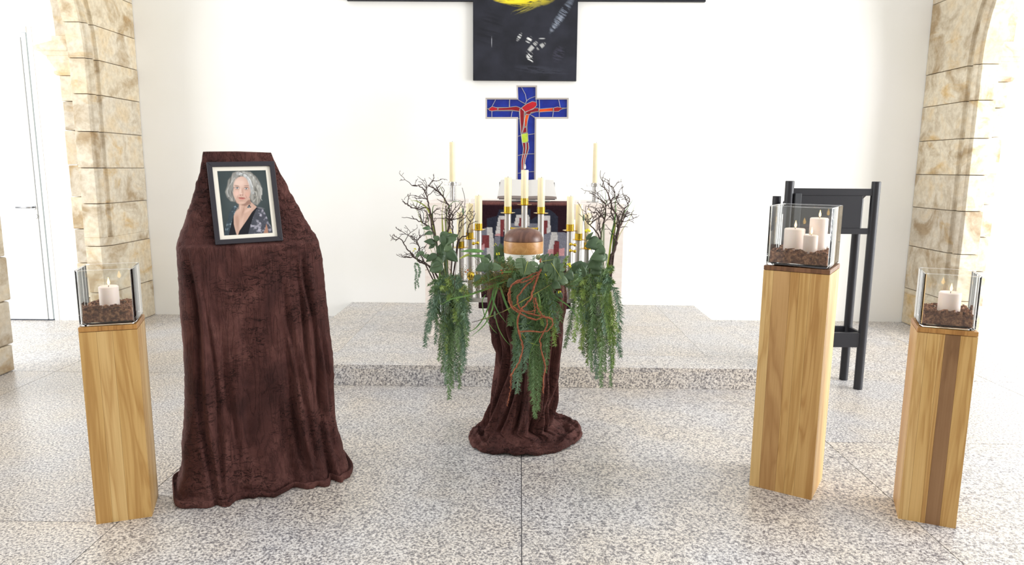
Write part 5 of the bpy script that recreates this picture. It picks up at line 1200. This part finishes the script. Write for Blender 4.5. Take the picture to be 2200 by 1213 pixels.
# orange fibre vines
vines = [[(1162, 556), (1160, 580), (1146, 588), (1120, 600), (1100, 612), (1093, 630), (1095, 650), (1105, 665), (1125, 677), (1150, 685), (1172, 681), (1187, 689), (1184, 704), (1168, 712), (1140, 712), (1114, 712)],
         [(1158, 584), (1152, 602), (1145, 625), (1138, 645), (1122, 662), (1112, 690), (1117, 720), (1122, 745), (1118, 770), (1106, 792), (1098, 808)],
         [(1150, 596), (1128, 615), (1114, 636), (1113, 656), (1130, 672), (1152, 676), (1170, 682), (1176, 695), (1164, 720), (1160, 740), (1165, 758), (1172, 785), (1168, 812), (1167, 844)],
         [(1097, 612), (1112, 607), (1130, 604), (1148, 594), (1158, 588)], [(1146, 640), (1149, 662), (1148, 674)], [(1150, 640), (1156, 664), (1170, 682)], [(1098, 808), (1096, 840), (1090, 872)], [(1095, 625), (1100, 655), (1120, 668), (1150, 668)]]
for i, vp in enumerate(vines):
    root = thing('fibre_vine', ['rust-orange vine with the biggest loop in front of the urn pedestal', 'rust-orange vine running down the left front of the velvet', 'rust-orange vine running down the right side over the fern', 'short rust vine end at the upper left of the loops',
                 'tiny rust vine shoot inside the loops', 'thin rust vine link between the two long strands', 'thin lower left tail of the rust vine on the velvet', 'inner rust vine loop near the top'][i], 'vine', tuple(at(*vp[0], 3.5)), 0, 'rust-orange vines hanging below the urn')
    C = pxpath(vp, 3.50, 3.45, 60, .004); r0 = (.0042, .0055, .0042, .0042, .0022, .003, .0022, .0026)[i]
    MB().tube(C, list(np.linspace(r0, r0*.55, 60)), 7).build('stem', VINE, root, world=True, smooth=True)
    C2 = C+np.array([[.004*math.sin(k*.5), .003, .004*math.cos(k*.45)] for k in range(60)]); MB().tube(C2, list(np.linspace(r0*.6, r0*.4, 60)), 5).build('side_strand', VINE, root, world=True, smooth=True)
# moss and fine roots filling the arrangement
def moss():
    rg = random.Random(8); m = MB()
    for k in range(700):
        x = rg.gauss(1075, 42) if rg.random() < .6 else rg.uniform(1020, 1225); y = rg.uniform(572, 624); Y = rg.uniform(3.53, 3.70)
        p = at(x, y, Y); Q = [p]; d = nz(np.array([rg.gauss(0, 1), rg.gauss(0, .6), rg.gauss(0, .8)]))
        for i in range(4): d = nz(d+np.array([rg.gauss(0, .5), rg.gauss(0, .5), rg.gauss(0, .5)])); Q.append(Q[-1]+d*.012)
        m.tube(Q, .0009, 3, cap=False)
    o = m.build('moss_tangle', MOSS); tag(o, 'tangle of dry olive roots and moss around the urn foot', 'moss', None, 'stuff')
moss()
bw_ = thing('flower_bowl', 'dark low flower bowl under the greenery at the foot of the urn', 'bowl', (.045, 3.80, .8952))
MB().lathe([(.12, 0), (.16, .0), (.18, .012), (.18, .03), (.165, .03), (.12, .015)], 36).build('bowl_wall', flat('dark_moss_green_bowl', (34, 44, 34), .9), bw_, smooth='auto')
bw_.location = (.035, 3.79, .8955)
# flowers, seed heads and berries
def flower(label, x, y, Y, n, s, mat=YEL, seed=1):
    rg = random.Random(seed); c = at(x, y, Y); root = thing('small_flower', label, 'flower', tuple(c), 0, 'tiny yellow-green flowers')
    MB().tube([c, at(x+5, y+16, Y+.02), at(x+8, y+38, Y+.03)], .0012, 5).build('stalk', GRASSG, root, world=True)
    for k in range(n):
        q = rg.uniform(0, 6.3); rr = rg.uniform(.3, 1)*s
        MB().sphere((c[0]+rr*math.cos(q), c[1]+rg.uniform(-.5, .5)*s, c[2]+rr*math.sin(q)), s*.38, 7, 5, (1, .6, 1)).build('petal', mat, root, world=True, smooth=True)
for i, (x, y, Y, n, s, lb) in enumerate([(968, 497, 4.2, 5, .010, 'yellow flower high in the left vase above its leaves'), (890, 536, 4.25, 4, .010, 'yellow flower at the far left twigs'), (1069, 545, 3.66, 5, .009, 'yellow-green flower just left of the urn body'), (1064, 525, 3.8, 3, .008, 'small yellow bloom at the upper left of the urn'),
     (1171, 590, 3.5, 6, .008, 'lime bloom between the front monstera leaves'), (1202, 626, 3.5, 5, .008, 'lime bloom hanging low at the right front'), (1224, 568, 3.8, 7, .014, 'yellow star-shaped bloom under the right brass balls'), (1262, 497, 4.2, 8, .016, 'bright yellow bloom high at the left of right vase')]):
    flower(lb, x, y, Y, n, s, seed=i)
def seedhead(label, x, y, Y, r, seed):
    rg = random.Random(seed); c = at(x, y, Y); root = thing('seed_head', label, 'seed head', tuple(c), 0, 'round seed heads at the urn foot'); m = MB()
    for k in range(60):
        d = nz(np.array([rg.gauss(0, 1), rg.gauss(0, 1), rg.gauss(0, 1)])); m.sphere(c+d*r, r*.16, 5, 4)
    m.sphere(c, r*.85, 10, 8); m.build('seed_ball', SEED, root, world=True)
    C = [c, at(x+4, y+18, Y+.02)]; MB().tube(C, .0012, 5).build('stalk', LEAFM, root, world=True)
for i, (x, y, r, lb) in enumerate([(1093, 556, .008, 'small green seed ball left on the white urn body'), (1096, 566, .015, 'wiry seed head at the lower left of the urn'), (1157, 552, .014, 'olive seed head at the lower right of the urn'), (1171, 553, .013, 'pale seed head beside the dark monstera leaf'), (1126, 562, .010, 'tiny pale seed head above the front monstera leaf')]):
    seedhead(lb, x, y, 3.64, r, i)
for i, (x, y, Y, lb) in enumerate([(1005, 580, 4.2, 'orange berry above the left brass ball'), (1000, 584, 4.2, 'orange berry left of the brass ball'), (1077, 580, 3.58, 'orange berry in the moss left of the urn'), (1073, 577, 3.58, 'orange berry second in the moss left of urn'), (1079, 586, 3.57, 'orange berry lowest in the moss left of the urn')]):
    c = at(x, y, Y); o = MB().sphere((0, 0, 0), .005, 10, 7).build('berry', flat('orange_berry', (206, 104, 44), .4), smooth=True); o.location = tuple(c); tag(o, lb, 'berry', 'orange berries')
